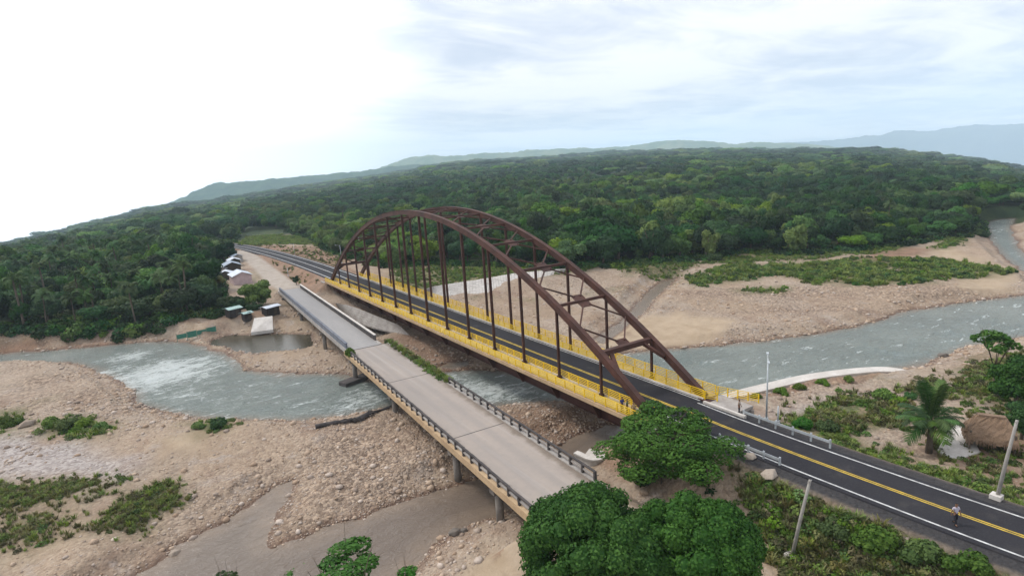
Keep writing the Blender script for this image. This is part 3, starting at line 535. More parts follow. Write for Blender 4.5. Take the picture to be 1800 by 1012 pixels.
# ------------------------------------------------------------------ road strips
def strip(name, P, offs, mat, kind='structure', label=None, cat=None, lift=0.0, parent=None, dash=None):
    """a flat strip between two offsets either side of a centre line (offset + = upstream side when walking away from the bridge)."""
    P = np.asarray(P); d = np.gradient(P[:, :2], axis=0); d /= np.linalg.norm(d, axis=1)[:, None]; nrm = np.stack([d[:, 1], -d[:, 0]], 1)
    A = P[:, :2] + nrm * offs[0]; B = P[:, :2] + nrm * offs[1]; z = P[:, 2] + lift; n = len(P)
    V = np.concatenate([np.column_stack([A, z]), np.column_stack([B, z])]); i = np.arange(n - 1); F = np.stack([i, i + n, i + n + 1, i + 1], 1)
    me = np_mesh(name, V, F, [mat]); 
    # face up
    if len(me.polygons) and me.polygons[0].normal.z < 0: me.flip_normals()
    return tag(link(name, me, parent), label, cat, kind=kind)
def slab_strip(name, P, half, th, mat, **k):
    m = MB(); d = np.gradient(P[:, :2], axis=0); d /= np.linalg.norm(d, axis=1)[:, None]; nr = np.stack([d[:, 1], -d[:, 0]], 1); vs = []; fs = []
    for p, q in zip(P, nr):
        for o, z in ((-half - .25, -th), (-half, 0), (half, 0), (half + .25, -th)): vs.append((p[0] + q[0] * o, p[1] + q[1] * o, p[2] + z))
    for i in range(len(P) - 1):
        for a in range(3): fs.append((i * 4 + a, i * 4 + a + 1, i * 4 + a + 5, i * 4 + a + 4))
    m.add(vs, fs); me = m.mesh(name, mat)
    if me.polygons[1].normal.z < 0: me.flip_normals()
    return tag(link(name, me), k.get('label'), k.get('cat'), kind='structure')
RN0 = ROAD_NEAR.copy(); RN0[0, 1] = -.15
slab_strip('road', RN0, 3.35, .55, M['asphalt'], label='new black asphalt approach road leading onto the arch bridge', cat='road')
slab_strip('road', ROAD_FAR, 4.6, .55, M['asphalt'], label='far approach road curving away behind the arch bridge', cat='road')
for o_ in (-2.78, 2.78): strip('road_edge_line', RN0, (o_ - .09, o_ + .09), M['white_paint'], lift=.005)
for o_ in (-.13, .13): strip('road_center_line', RN0, (o_ - .075, o_ + .075), M['yellow_paint'], lift=.005)
for o_ in (-3.6, 3.6): strip('road_edge_line', ROAD_FAR, (o_ - .16, o_ + .16), M['white_paint'], lift=.005)
strip('road_center_line', ROAD_FAR, (-.14, .14), M['white_paint'], lift=.005)
# ------------------------------------------------------------------ arch bridge
WB = W_ARCH; LB = L_ARCH; NP = 15
XN, XF = -2.05, WB + 2.05                    # slab edges
bridge = tag(empty('arch_bridge', (0, 0, ZD)), 'new steel arch bridge with rust brown ribs and yellow railings', 'bridge')
def arch_z(t): return H_ARCH * (1 - abs(2 * t - 1) ** 2.03)
def rib_pt(t, x): return (x, LB * t, arch_z(t) + .1)
for x in (0, WB):
    m = MB(); m.sweep([rib_pt(k / 60, x) for k in range(61)], .58, .80); rib = m.build('arch_rib', M['steel'], bridge)
    fl = MB()
    for dz in (-.43, .43):
        pts = []
        for k in range(61):
            t = k / 60; p0, p1 = Vector(rib_pt(max(0, t - .002), x)), Vector(rib_pt(min(1, t + .002), x)); d = (p1 - p0).normalized(); n_ = Vector((1, 0, 0)).cross(d).normalized(); pts.append(Vector(rib_pt(t, x)) + n_ * dz)
        fl.sweep(pts, .72, .07)
    fl.build('rib_flange', M['steel'], rib)
    MB().box((x, -.35, -.35), (1.5, 1.6, .9)).build('arch_bearing', M['girder'], bridge); MB().box((x, LB + .35, -.35), (1.5, 1.6, .9)).build('arch_bearing', M['girder'], bridge)
for x in (0, WB):
    for i in range(1, NP):
        t = i / NP; z1 = arch_z(t) - .4; wid = .22 + .20 * arch_z(t) / H_ARCH; m = MB()
        # an H section: two flanges and a web
        for sx in (-1, 1): m.box((x + sx * wid / 2, LB * t, z1 / 2 - .1), (.05, .23, z1 + .2))
        m.box((x, LB * t, z1 / 2 - .1), (wid - .05, .06, z1 + .2)); m.build('hanger', M['steel'], bridge)
        MB().box((x, LB * t, .22), (wid + .2, .5, .44)).build('hanger_shoe', M['girder'], bridge)
for i in range(1, NP):
    t = i / NP; z = arch_z(t) + .1; y = LB * t; th = .8 if i in (1, NP - 1) else .46; m = MB()
    m.box((WB / 2, y, z), (WB - .6, th * .9, th * .8)); m.build('cross_strut', M['steel'], bridge)
    if i in (1, NP - 1):
        for x, sx in ((0, 1), (WB, -1)):
            t2 = t + (.012 if i == 1 else -.012); MB().beam((x + sx * .44, LB * (t - (.02 if i == 1 else -.02)), arch_z(t - (.02 if i == 1 else -.02))), (x + sx * 1.7, y, z - .1), .5, .4).build('portal_bracket', M['steel'], bridge)
    for s in (-1, 1):
        tt = (i + s * .5) / NP
        if tt < 1.2 / NP or tt > (NP - 1.2) / NP: continue
        MB().beam((WB / 2, y + s * 1.25, arch_z(t + s * 1.25 / LB) + .12), (WB / 2, y + s * .3, arch_z(t + s * .3 / LB) + .12), 1.9, .05).build('gusset_plate', M['steel'], bridge)
        for x, sx in ((0, 1), (WB, -1)):
            MB().beam((x + sx * .42, LB * tt, arch_z(tt) + .1), (WB / 2 - sx * .5, y + s * .9, arch_z(t + s * .9 / LB) + .16), .20, .20).build('brace', M['steel'], bridge)
# deck
MB().box((WB / 2, LB / 2, -.30), (WB - 1.0, LB, .52)).build('deck_slab', M['fascia'], bridge)
MB().box((WB / 2, LB / 2, -.018), (WB - 1.24, LB + .4, .04)).build('road_surface', M['asphalt'], bridge)
for x in (WB / 2 - .13, WB / 2 + .13): MB().box((x - .2, LB / 2, .006), (.15, LB, .006)).build('center_line', M['yellow_paint'], bridge)
for x in (.95, WB - .95): MB().box((x, LB / 2, .006), (.12, LB, .006)).build('edge_line', M['white_paint'], bridge)
for sx, x0, x1 in ((-1, XN, .48), (1, WB - .48, XF)):
    MB().box(((x0 + x1) / 2, LB / 2, -.16), (x1 - x0, LB + .6, .50)).build('walkway', M['fascia'], bridge)
    MB().box(((x0 + x1) / 2 + (.10 if sx < 0 else -.10), LB / 2, .095), (x1 - x0 - .5, LB + .5, .012)).build('walkway_surface', M['walk'], bridge)
    xi = .40 if sx < 0 else WB - .40
    MB().box((xi + (.09 if sx < 0 else -.09), LB / 2, .10), (.22, LB + .4, .26)).build('curb', M['white_concrete'], bridge)
for x in (0, WB):
    MB().box((x, LB / 2, -1.52), (.55, LB + 1.2, 2.1)).build('tie_girder', M['girder'], bridge)
    g = MB()
    for dz in (-2.60, -.45): g.box((x, LB / 2, dz), (.85, LB + 1.2, .07))
    g.build('girder_flange', M['girder'], bridge)
for i in range(NP + 1):
    MB().box((WB / 2, min(max(LB * i / NP, .2), LB - .2), -.98), (WB - .7, .35, .8)).build('floor_beam', M['girder'], bridge)
    for x, sx in ((0, -1), (WB, 1)):
        y = min(max(LB * i / NP, .2), LB - .2)
        MB().hexa([(x + sx * .3, y - .16, -2.75), (x + sx * .3, y + .16, -2.75), (x + sx * .62, y + .16, -2.70), (x + sx * .62, y - .16, -2.70)], [(x + sx * .3, y - .14, -.43), (x + sx * .3, y + .14, -.43), (x + sx * 1.85, y + .14, -.43), (x + sx * 1.85, y - .14, -.43)]).build('bracket', M['girder'], bridge)
# railings: four runs, each with its posts and bars
post_me = MB().box((0, 0, .55), (.11, .11, 1.1)).mesh('railing_post', M['yellow'])
def railing(x, y0, y1, n, parent, z=.10, bars=5, name='railing'):
    r = empty(name, (0, 0, 0)); r.parent = parent
    for k in range(n + 1): link('railing_post', post_me, r, (x, y0 + (y1 - y0) * k / n, z))
    for k in range(bars):
        zz = z + .22 + k * .87 / (bars - 1); MB().box((x, (y0 + y1) / 2, zz), (.06, abs(y1 - y0), .065 if k < bars - 1 else .09)).build('railing_bar', M['yellow'], r)
    return r
for x in (XN + .16, .40, WB - .40, XF - .16): railing(x, -.1, LB + .1, 66, bridge)
# abutments
def abutment(y, s):
    m = MB(); m.box((WB / 2, y + s * 1.0, -4.3), (WB + 3.6, 1.6, 6.0)); m.build('abutment_wall', M['concrete'], bridge)
    MB().box((WB / 2, y + s * 1.5, -1.0), (WB + 3.8, .5, 1.5)).build('abutment_back_wall', M['white_concrete'], bridge)
    for x in (XN + .1, XF - .1): MB().box((x, y + s * 3.2, -2.9), (.4, 4.0, 5.0)).build('wing_wall', M['concrete'], bridge)
abutment(0, -1); abutment(LB, 1)
# approach slab and flared end rails at the near end
MB().box((WB / 2 + 5.0, -2.8, -.14), (3.4, 4.4, .4)).build('approach_slab', M['concrete'], bridge)
def flare(x0, y0, x1, y1, n):
    r = empty('end_railing', (0, 0, 0)); r.parent = bridge
    for k in range(n + 1): link('railing_post', post_me, r, (x0 + (x1 - x0) * k / n, y0 + (y1 - y0) * k / n, .08))
    for k in range(5): MB().beam((x0, y0, .3 + .22 * k), (x1, y1, .3 + .22 * k), .05, .06).build('railing_bar', M['yellow'], r)
flare(XF - .16, -.4, XF + 1.2, -5.0, 4); flare(WB - .4, -.3, WB + .2, -1.6, 1)
MB().box((WB / 2 + 3.25, -3.6, .05), (.35, 5.6, .45)).build('end_curb', M['white_concrete'], bridge)
# ------------------------------------------------------------------ old bridge
ANG = math.atan(.0375)
old = tag(empty('old_bridge', (oldc(0), 0, OLD_Z), -ANG), 'old low concrete bridge with broken railings beside the new arch', 'bridge')
YS = 57.0                                     # where the newer grey far part begins
HW = OLD_W / 2
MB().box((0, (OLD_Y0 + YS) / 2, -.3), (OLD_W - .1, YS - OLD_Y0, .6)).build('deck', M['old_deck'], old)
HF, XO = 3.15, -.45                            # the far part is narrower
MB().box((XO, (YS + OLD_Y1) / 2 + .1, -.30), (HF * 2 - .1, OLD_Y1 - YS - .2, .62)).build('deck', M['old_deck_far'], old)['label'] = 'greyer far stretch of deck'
for y in (13.0, 36.0): MB().box((0, y, .003), (OLD_W - 1.1, .14, .008)).build('expansion_joint', M['dark_concrete'], old)
MB().box((XO, YS, .005), (HF * 2 - .8, .3, .016)).build('expansion_joint', M['dark_concrete'], old)
for sx in (-1, 1):
    MB().box((sx * (HW - .1), (OLD_Y0 + YS) / 2, -.28), (.5, YS - OLD_Y0, .75)).build('edge_beam', M['fascia'] if sx < 0 else M['concrete'], old)
    MB().box((XO + sx * (HF - .1), (YS + OLD_Y1) / 2 + .1, -.28), (.5, OLD_Y1 - YS - .2, .75)).build('edge_beam', M['concrete'], old)
for x in (-2.8, 0, 2.8): MB().box((x, (OLD_Y0 + OLD_Y1) / 2, -1.05), (.5, OLD_Y1 - OLD_Y0, .88)).build('deck_girder', M['concrete'], old)
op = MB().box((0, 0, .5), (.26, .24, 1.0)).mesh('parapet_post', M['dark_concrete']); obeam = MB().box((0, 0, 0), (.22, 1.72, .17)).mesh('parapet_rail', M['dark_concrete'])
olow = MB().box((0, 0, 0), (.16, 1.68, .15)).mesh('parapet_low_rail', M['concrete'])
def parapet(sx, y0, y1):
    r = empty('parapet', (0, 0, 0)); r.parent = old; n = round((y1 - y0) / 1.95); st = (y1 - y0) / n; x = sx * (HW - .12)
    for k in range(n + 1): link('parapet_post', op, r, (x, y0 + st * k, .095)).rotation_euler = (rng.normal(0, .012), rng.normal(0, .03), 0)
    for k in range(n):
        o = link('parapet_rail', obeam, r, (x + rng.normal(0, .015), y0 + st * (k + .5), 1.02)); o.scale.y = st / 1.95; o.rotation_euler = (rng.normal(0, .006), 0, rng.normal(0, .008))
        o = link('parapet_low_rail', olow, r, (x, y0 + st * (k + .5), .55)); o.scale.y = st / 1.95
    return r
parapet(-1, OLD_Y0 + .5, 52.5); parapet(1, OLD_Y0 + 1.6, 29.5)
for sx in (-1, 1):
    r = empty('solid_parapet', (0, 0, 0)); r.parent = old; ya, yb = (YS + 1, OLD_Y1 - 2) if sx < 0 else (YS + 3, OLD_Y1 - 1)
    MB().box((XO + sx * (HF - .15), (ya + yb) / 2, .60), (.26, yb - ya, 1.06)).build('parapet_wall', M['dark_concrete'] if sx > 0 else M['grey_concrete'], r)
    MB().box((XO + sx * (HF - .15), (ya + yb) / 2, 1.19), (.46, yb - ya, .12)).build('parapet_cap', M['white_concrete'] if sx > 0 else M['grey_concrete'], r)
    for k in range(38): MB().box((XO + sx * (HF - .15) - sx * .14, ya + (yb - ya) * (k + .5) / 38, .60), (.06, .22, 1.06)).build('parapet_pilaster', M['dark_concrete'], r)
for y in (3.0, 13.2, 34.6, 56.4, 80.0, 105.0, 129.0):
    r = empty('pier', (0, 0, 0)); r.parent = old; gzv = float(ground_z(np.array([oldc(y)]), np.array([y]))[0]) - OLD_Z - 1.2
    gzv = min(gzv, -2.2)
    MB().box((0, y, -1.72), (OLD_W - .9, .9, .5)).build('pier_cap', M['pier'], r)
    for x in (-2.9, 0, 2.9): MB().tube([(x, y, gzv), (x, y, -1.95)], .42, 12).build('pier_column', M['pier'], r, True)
MB().box((0, OLD_Y1 + .5, -2.6), (OLD_W + 1.0, 1.2, 4.0)).build('abutment_wall', M['concrete'], old); MB().box((0, OLD_Y0 - .7, -2.2), (OLD_W + 1.0, 1.2, 3.6)).build('abutment_wall', M['concrete'], old)
strip('dirt_road', TRACK_NEAR, (-3.3, 3.3), M['dirt'], lift=.03)
# ------------------------------------------------------------------ guardrails
def guardrail(P, label, nd=4):
    r = tag(empty('guardrail', tuple(P[0])), label, 'guardrail', 'guardrails at the bridge end'); P = [Vector(p) - Vector(P[0].tolist() if hasattr(P[0], 'tolist') else P[0]) for p in P]; m = MB()
    m.sweep([p + Vector((0, 0, .66)) for p in P], .05, .10); m.sweep([p + Vector((0, 0, .50)) for p in P], .05, .10); m.sweep([p + Vector((0.02, 0, .58)) for p in P], .03, .10); m.build('beam', M['galv'], r)
    L_ = (P[-1] - P[0]).length
    for k in range(nd + 1):
        p = P[0].lerp(P[-1], k / nd); MB().box((p.x + .1, p.y, .3), (.13, .16, .95)).build('post', M['galv'], r)
    return r
def onroad(y, off, z=0.0):
    k = np.argmin(abs(ROAD_NEAR[:, 1] - y)); p = ROAD_NEAR[k]; k2 = min(k + 1, len(ROAD_NEAR) - 1); d = ROAD_NEAR[k2][:2] - ROAD_NEAR[k2 - 1][:2]; d = d / np.linalg.norm(d); x = np.interp(-y, -ROAD_NEAR[:, 1], ROAD_NEAR[:, 0]); zz = np.interp(-y, -ROAD_NEAR[:, 1], ROAD_NEAR[:, 2])
    return np.array([x + off, y, zz + z])
guardrail([onroad(y, -3.15) for y in (-8.0, -10, -12, -14.5)], 'pale steel guardrail on the tree side of the new road')
guardrail([onroad(y, 3.6) for y in (-6.0, -8, -10, -13, -15.5)], 'pale steel guardrail on the river side of the new road', 5)
# ------------------------------------------------------------------ poles and lamps
def utility_pole(base, top, label, rad=.13):
    b, t = Vector(base), Vector(top); r = tag(empty('utility_pole', b), label, 'pole', 'poles beside the road'); d = t - b
    MB().tube([(0, 0, -.5), d * .5, d], [rad * 1.15, rad, rad * .8], 10).build('shaft', M['wood'], r, True)
    MB().box((0, 0, .12), (.75, .75, .5)).build('footing', M['white_concrete'], r); MB().tube([d * .985 + Vector((-.25, 0, 0)), d * .985 + Vector((.25, 0, 0))], .05, 6).build('crosspiece', M['wood'], r)
    return r
def gz1(x, y): return float(ground_z(np.array([x]), np.array([y]))[0])
def pole_top(base, px, py):
    """the point over the base, on the upright through it, that the photograph shows at this height"""
    best = None
    for h in np.arange(2, 14, .02):
        X, Y, _z = project(np.array([[base[0], base[1], base[2] + h]])); e = abs(Y[0] - py)
        if best is None or e < best[0]: best = (e, h)
    return best[1]
def lean_top(base, px, py):
    """the top of a pole over the base that leans in the plane facing the viewer."""
    hh = pole_top(base, px, py); d = CW * F_PX + CR * (px - 900) - CU * (py - 506); dep = (np.asarray(base) - CAM) @ CW - hh * math.sin(R(PITCH)); return CAM + d * (dep / (d @ CW))
p = hit(1390, 980); utility_pole(p, lean_top(p, 1424, 843), 'leaning grey pole rising from the weedy slope below the road')
p = hit(1751, 876); utility_pole(p, lean_top(p, 1788, 738), 'pale pole on a concrete footing at the edge of the new road')
def street_lamp(base, h, label, arms=2, rz=0.0):
    r = tag(empty('street_lamp', base, rz), label, 'street lamp', 'street lamps along the new road'); MB().tube([(0, 0, 0), (0, 0, h)], [.11, .06], 10).build('pole', M['galv'], r, True); MB().box((0, 0, .25), (.34, .34, .5)).build('base', M['galv'], r)
    for s in ((-1, 1)[:arms]):
        MB().tube([(0, 0, h - .3), (s * .7, 0, h), (s * 1.3, 0, h + .08)], .035, 6).build('arm', M['galv'], r); MB().box((s * 1.55, 0, h + .09), (.6, .24, .1)).build('lamp_head', M['galv'], r)
    return r
p = gp(1347, 741, ZD - .3); street_lamp(p, pole_top(p, 1353, 630), 'tall grey street lamp standing beside the near bridge end', 2, R(35))
q_ = gp(1367, 746, ZD - .6); street_lamp(q_, 2.2, 'short bare grey post between the lamp and the guardrail', 0)
for px, py, hh, lb in ((506, 480, 3.0, 'small white post beside the old road at the far bank'), (518, 447, 5, 'slender pole beyond the far approach road'), (601, 462, 7, 'thin pole left of the far arch foot behind the road'), (633, 447, 8, 'thin pole just behind the far end of the arch')):
    q_ = gp(px, py, 6.4); q_[2] = gz1(q_[0], q_[1]); street_lamp(q_, hh, lb, 1 if hh > 4 else 0)

# ------------------------------------------------------------------ plants: building blocks
def quads(C, Nn, size, asp=1.0, r=None):
    """one quad per row, centred at C, facing Nn, random turn; slightly folded sizes."""
    r = r or rng; n = len(C); Nn = Nn / np.maximum(np.linalg.norm(Nn, axis=1), 1e-6)[:, None]
    t = r.normal(size=(n, 3)); t -= Nn * (t * Nn).sum(1)[:, None]; t /= np.maximum(np.linalg.norm(t, axis=1), 1e-6)[:, None]; b = np.cross(Nn, t)
    s = np.asarray(size).reshape(-1, 1) * np.ones((n, 1)); a = s * .5; c = s * .5 * asp
    dz = Nn * (s * .12)
    V = np.stack([C - t * a - dz, C - b * c + dz, C + t * a - dz, C + b * c + dz], 1).reshape(-1, 3)
    return V, np.arange(4 * n).reshape(-1, 4)
def crown_mesh(name, mat, seed, nlobe=8, nleaf=900, leaf=.15, flat=.75, spread=.62, lobe=(.34, .55), open_=0.0, asp=.75, core=True, dome=False, shell=False):
    r = np.random.default_rng(seed); L_ = []
    for k in range(nlobe):
        d = r.normal(size=3); d /= np.linalg.norm(d); q = spread * r.random() ** .4; rad = r.uniform(*lobe)
        if shell: q = spread * r.uniform(.86, 1.04); d[2] = abs(d[2]) * 1.1 - .3 * r.random(); d /= np.linalg.norm(d)
        if dome: d[2] = abs(d[2]) * .9 + .05
        L_.append((d * q * np.array([1, 1, flat]), rad))
    if not dome: L_.append((np.zeros(3), .5))
    w = np.array([l[1] ** 2 for l in L_]); w /= w.sum(); k = r.choice(len(L_), nleaf * 2, p=w)
    d = r.normal(size=(nleaf * 2, 3)); d /= np.linalg.norm(d, axis=1)[:, None]
    cen = np.array([l[0] for l in L_]); rad = np.array([l[1] for l in L_]); rr = rad[k] * (1 + r.normal(0, .07, nleaf * 2)) * (1 - .45 * (r.random(nleaf * 2) < .18) * r.random(nleaf * 2))
    lump = 1 + .13 * np.sin(d[:, 0] * 9 + k) * np.sin(d[:, 1] * 8 + 2 * k) * np.cos(d[:, 2] * 7)
    C = cen[k] + d * (rr * lump)[:, None] * np.array([1, 1, .85])
    ins = np.zeros(len(C), bool)
    for j in range(len(L_)): ins |= (np.linalg.norm((C - cen[j]) / np.array([1, 1, .85]), axis=1) < rad[j] * .80) & (k != j)
    keep = ~ins & ~((d[:, 2] < -.55) & (r.random(len(C)) < .6))
    if open_: keep &= ~(vnoise(C[:, 0] * 3.1 + 40 + seed, C[:, 1] * 3.1 + C[:, 2] * 2) < open_)
    C, d, k = C[keep][:nleaf], d[keep][:nleaf], k[keep][:nleaf]
    Nn = d + r.normal(0, .42, d.shape); Nn[:, 2] += .25
    V, F = quads(C, Nn, leaf * r.uniform(.65, 1.35, len(C)), asp, r)
    lt = r.random(len(L_)); tint = np.clip(.45 * lt[k] + .55 * r.random(len(C)) ** 1.3, 0, 1); T = np.repeat(tint, 4)
    if core:
        for j in range(len(L_)):
            th = np.linspace(0, np.pi, 6); ph = np.linspace(0, 2 * np.pi, 9)[:-1]; tt, pp = np.meshgrid(th, ph, indexing='ij')
            P = np.stack([np.sin(tt) * np.cos(pp), np.sin(tt) * np.sin(pp), np.cos(tt)], -1).reshape(-1, 3) * rad[j] * (.80 + .1 * r.random((48, 1))) * np.array([1, 1, .85]) + cen[j]
            base = len(V); i = np.arange(48).reshape(6, 8); i2 = np.roll(i, -1, 1); f = np.stack([i[:-1], i[1:], i2[1:], i2[:-1]], -1).reshape(-1, 4) + base
            V = np.concatenate([V, P]); F = np.concatenate([F, f]); T = np.concatenate([T, r.random(48) * .3])
    me = np_mesh(name, V, F, [mat]); fattr(me, 'tint', T[:len(me.vertices)]); return me
def frond_mesh(name, mat, length=3.6, droop=1.0, rise=.9, nl=22, wid=.62, seed=0):
    r = np.random.default_rng(seed); V = []; F = []; T = []
    def pt(s): return np.array([length * s * (1 - .18 * droop * s), 0, rise * length * .55 * s - droop * length * .62 * s * s])
    def quad(a, b, c, d, t): n = len(V); V.extend([a, b, c, d]); F.append((n, n + 1, n + 2, n + 3)); T.extend([t] * 4)
    for k in range(10):
        a, b = pt(k / 10), pt((k + 1) / 10); w = np.array([0, .035 * (1 - k / 11), 0]); quad(a - w, b - w, b + w, a + w, .7)
        u = np.array([0, 0, .03]); quad(a - u, b - u, b + u, a + u, .6)
    for k in range(nl):
        s = .12 + .86 * k / nl; p = pt(s); d = pt(min(1, s + .03)) - p; d /= np.linalg.norm(d); ll = wid * length * .34 * math.sin(math.pi * (.12 + .82 * s)) + .1
        for sy in (-1, 1):
            tip = p + d * ll * .75 + np.array([0, sy * ll, -ll * (.25 + .35 * r.random())]); mid = p + (tip - p) * .5 + np.array([0, 0, .10 * ll]); q = d * (.42 * length / nl)
            quad(p - q, p + q, mid + q, mid - q, r.random()); quad(mid - q, mid + q, tip + q * .15, tip - q * .15, r.random())
    return V, F, T
def frond(name, mat, **k):
    V, F, T = frond_mesh(name, mat, **k); me = np_mesh(name, V, F, [mat]); fattr(me, 'tint', T); return me
def palm_crown(name, mat, seed, n=15, **k):
    r = np.random.default_rng(seed); VV = []; FF = []; TT = []
    for i in range(n):
        V, F, T = frond_mesh('f', mat, droop=r.uniform(1.1, 1.9), rise=r.uniform(.7, 2.9), seed=seed * 31 + i, **k); V = np.array(V); a = i * 2.4 + r.random() * .5
        V = V @ np.array([[math.cos(a), math.sin(a), 0], [-math.sin(a), math.cos(a), 0], [0, 0, 1]]); FF.append(np.array(F) + sum(len(v) for v in VV)); VV.append(V); TT += T
    me = np_mesh(name, np.concatenate(VV), np.concatenate(FF), [mat]); fattr(me, 'tint', TT); return me
def trunk_mesh(name, h, r0, seed, limbs=4, reach=.35):
    r = np.random.default_rng(seed); m = MB(); b = Vector((r.normal(0, .03) * h, r.normal(0, .03) * h, h * .55)); m.tube([(0, 0, -.6), (0, 0, 0), b * .5, b], [r0 * 1.4, r0 * 1.1, r0 * .85, r0 * .7], 8)
    for k in range(limbs):
        a = k * 6.28 / limbs + r.random(); e = b + Vector((math.cos(a) * reach * h, math.sin(a) * reach * h, h * r.uniform(.22, .42))); m.tube([b * .92, b.lerp(e, .5) + Vector((0, 0, -.03 * h)), e], [r0 * .6, r0 * .4, r0 * .16], 6)
    return m.mesh(name, M['bark'], True)
def scatter(name, protos, P, rz, scale, idx, label, cat=None, kind='stuff', tilt=None):
    """a mass of plants or stones that nobody could count: one object that draws its points' copies."""
    P = np.asarray(P, np.float32); n = len(P); me = bpy.data.meshes.new(name); me.vertices.add(n); me.vertices.foreach_set('co', P.ravel())
    rot = np.zeros((n, 3), np.float32); rot[:, 2] = rz
    if tilt is not None: rot[:, 0] = tilt[:, 0]; rot[:, 1] = tilt[:, 1]
    sc3 = np.asarray(scale, np.float32); sc3 = np.repeat(sc3[:, None], 3, 1) if sc3.ndim == 1 else sc3
    a = me.attributes.new('rot', 'FLOAT_VECTOR', 'POINT'); a.data.foreach_set('vector', rot.ravel()); a = me.attributes.new('scl', 'FLOAT_VECTOR', 'POINT'); a.data.foreach_set('vector', np.ascontiguousarray(sc3, dtype=np.float32).ravel())
    a = me.attributes.new('idx', 'INT', 'POINT'); a.data.foreach_set('value', np.asarray(idx, np.int32))
    pc = bpy.data.collections.new(name + '_kinds')
    for k, pm in enumerate(protos): pc.objects.link(bpy.data.objects.new('%s_kind_%02d' % (name, k), pm))
    ng = bpy.data.node_groups.new(name, 'GeometryNodeTree'); ng.interface.new_socket('Geometry', in_out='INPUT', socket_type='NodeSocketGeometry'); ng.interface.new_socket('Geometry', in_out='OUTPUT', socket_type='NodeSocketGeometry'); N = ng.nodes
    gi, go, ip, ci = N.new('NodeGroupInput'), N.new('NodeGroupOutput'), N.new('GeometryNodeInstanceOnPoints'), N.new('GeometryNodeCollectionInfo')
    ci.inputs['Collection'].default_value = pc; ci.inputs['Separate Children'].default_value = True; ci.inputs['Reset Children'].default_value = True; ip.inputs['Pick Instance'].default_value = True
    def at(nm, t): q = N.new('GeometryNodeInputNamedAttribute'); q.data_type = t; q.inputs['Name'].default_value = nm; return q.outputs['Attribute']
    er = N.new('FunctionNodeEulerToRotation'); Lk = ng.links.new
    Lk(at('rot', 'FLOAT_VECTOR'), er.inputs[0]); Lk(er.outputs[0], ip.inputs['Rotation']); Lk(at('scl', 'FLOAT_VECTOR'), ip.inputs['Scale']); Lk(at('idx', 'INT'), ip.inputs['Instance Index'])
    Lk(gi.outputs[0], ip.inputs['Points']); Lk(ci.outputs[0], ip.inputs['Instance']); Lk(ip.outputs[0], go.inputs[0])
    o = link(name, me); md = o.modifiers.new('copies', 'NODES'); md.node_group = ng; return tag(o, label, cat, kind=kind)
TONES = ['leaf_dark', 'leaf_mid', 'leaf_pale']
CROWNS = {}
for ti, tn_ in enumerate(TONES):
    for k in range(5):
        CROWNS[(ti, k)] = crown_mesh('tree_crown', M[tn_], 100 + k * 7 + ti, nlobe=(7, 9, 11, 8, 10)[k], nleaf=1250, leaf=.135, flat=(.75, .6, .9, .5, .7)[k], lobe=((.34, .5), (.3, .46), (.28, .44), (.34, .5), (.26, .4))[k], spread=(.62, .7, .66, .75, .72)[k])
LOWC = [crown_mesh('tree_crown_far', M[TONES[k % 3]], 300 + k, nlobe=6, nleaf=260, leaf=.24, flat=.6, spread=.7) for k in range(6)]
PALMC = [palm_crown('palm_crown', M['leaf_palm'], 40 + k, n=20, nl=16, length=1.0, wid=.5) for k in range(3)]
TRUNKS = [trunk_mesh('trunk', 1.0, .045, 60 + k) for k in range(4)]
PTRUNK = [MB().tube([(0, 0, -.1), (.02, 0, .3), (.05, .02, .7), (.06, .03, 1.0)], [.028, .021, .018, .016], 7).mesh('palm_trunk', M['bark'], True) for _ in range(1)]

# ------------------------------------------------------------------ the forest
def in_poly(x, y, P): return poly_sdf(x, y, P) < 0
def forest_points():
    out = []
    for r0, r1, sp, hs in ((120, 330, 6.4, 1.0), (330, 520, 7.6, 1.05), (520, 900, 11, 1.35), (900, 1700, 19, 2.1), (1700, 3300, 34, 3.4)):
        rr = r0
        while rr < r1:
            n = int(2 * math.pi * rr * (100 / 360) / sp); a = HEAD - 50 + 100 * (np.arange(n) + rng.random(n) * .9) / n; r = rr + sp * (rng.random(n) - .5) * .95
            out.append(np.stack([CAM[0] + r * np.sin(np.radians(a)), CAM[1] + r * np.cos(np.radians(a)), np.full(n, sp), np.full(n, hs), r], 1)); rr += sp * .9
    return np.concatenate(out)
T = forest_points(); tx, ty = T[:, 0], T[:, 1]; near = T[:, 4] < 460
ok = np.ones(len(T), bool)
ok[near] = in_poly(tx[near], ty[near], FOREST)
for P_, mg in ((MEADOW, 0), (HAMLET, 0), (RIVER, 4), (CHANNEL, 5), (BROOK, 3)): 
    q = near & ok; ok[np.where(q)[0][poly_sdf(tx[q], ty[q], P_) < mg]] = False
q = near & ok; ii = np.where(q)[0]
for P_, mg in ((ROAD_FAR, 9.5), (TRACK, 7)): d_ = line_dist(tx[ii], ty[ii], P_)[0]; ok[ii[d_ < mg]] = False
clear_ = fbm(tx, ty, 130, 3); ok &= ~((clear_ < .335) & (T[:, 4] > 420) & (T[:, 4] < 1500) & (rng.random(len(T)) < .8))
T = T[ok]; tx, ty = T[:, 0], T[:, 1]; nT = len(T)
tz = ground_z(tx, ty)
cl = fbm(tx, ty, 45, 3); cl2 = fbm(tx + 300, ty, 160, 3)
big_ = (rng.random(nT) < .13); Rc = T[:, 2] * .72 * rng.uniform(.65, 1.2, nT) * np.where(big_, 1.5, 1); Ht = (5.5 + 4.5 * rng.random(nT) + 7 * (cl - .5) + 3.5 * big_) * np.where(T[:, 4] > 520, .95 * T[:, 3] ** .45, 1)
tone = np.clip(np.floor((cl2 - .5) * 6 + 1.15 + rng.normal(0, .75, nT)), 0, 2).astype(int)
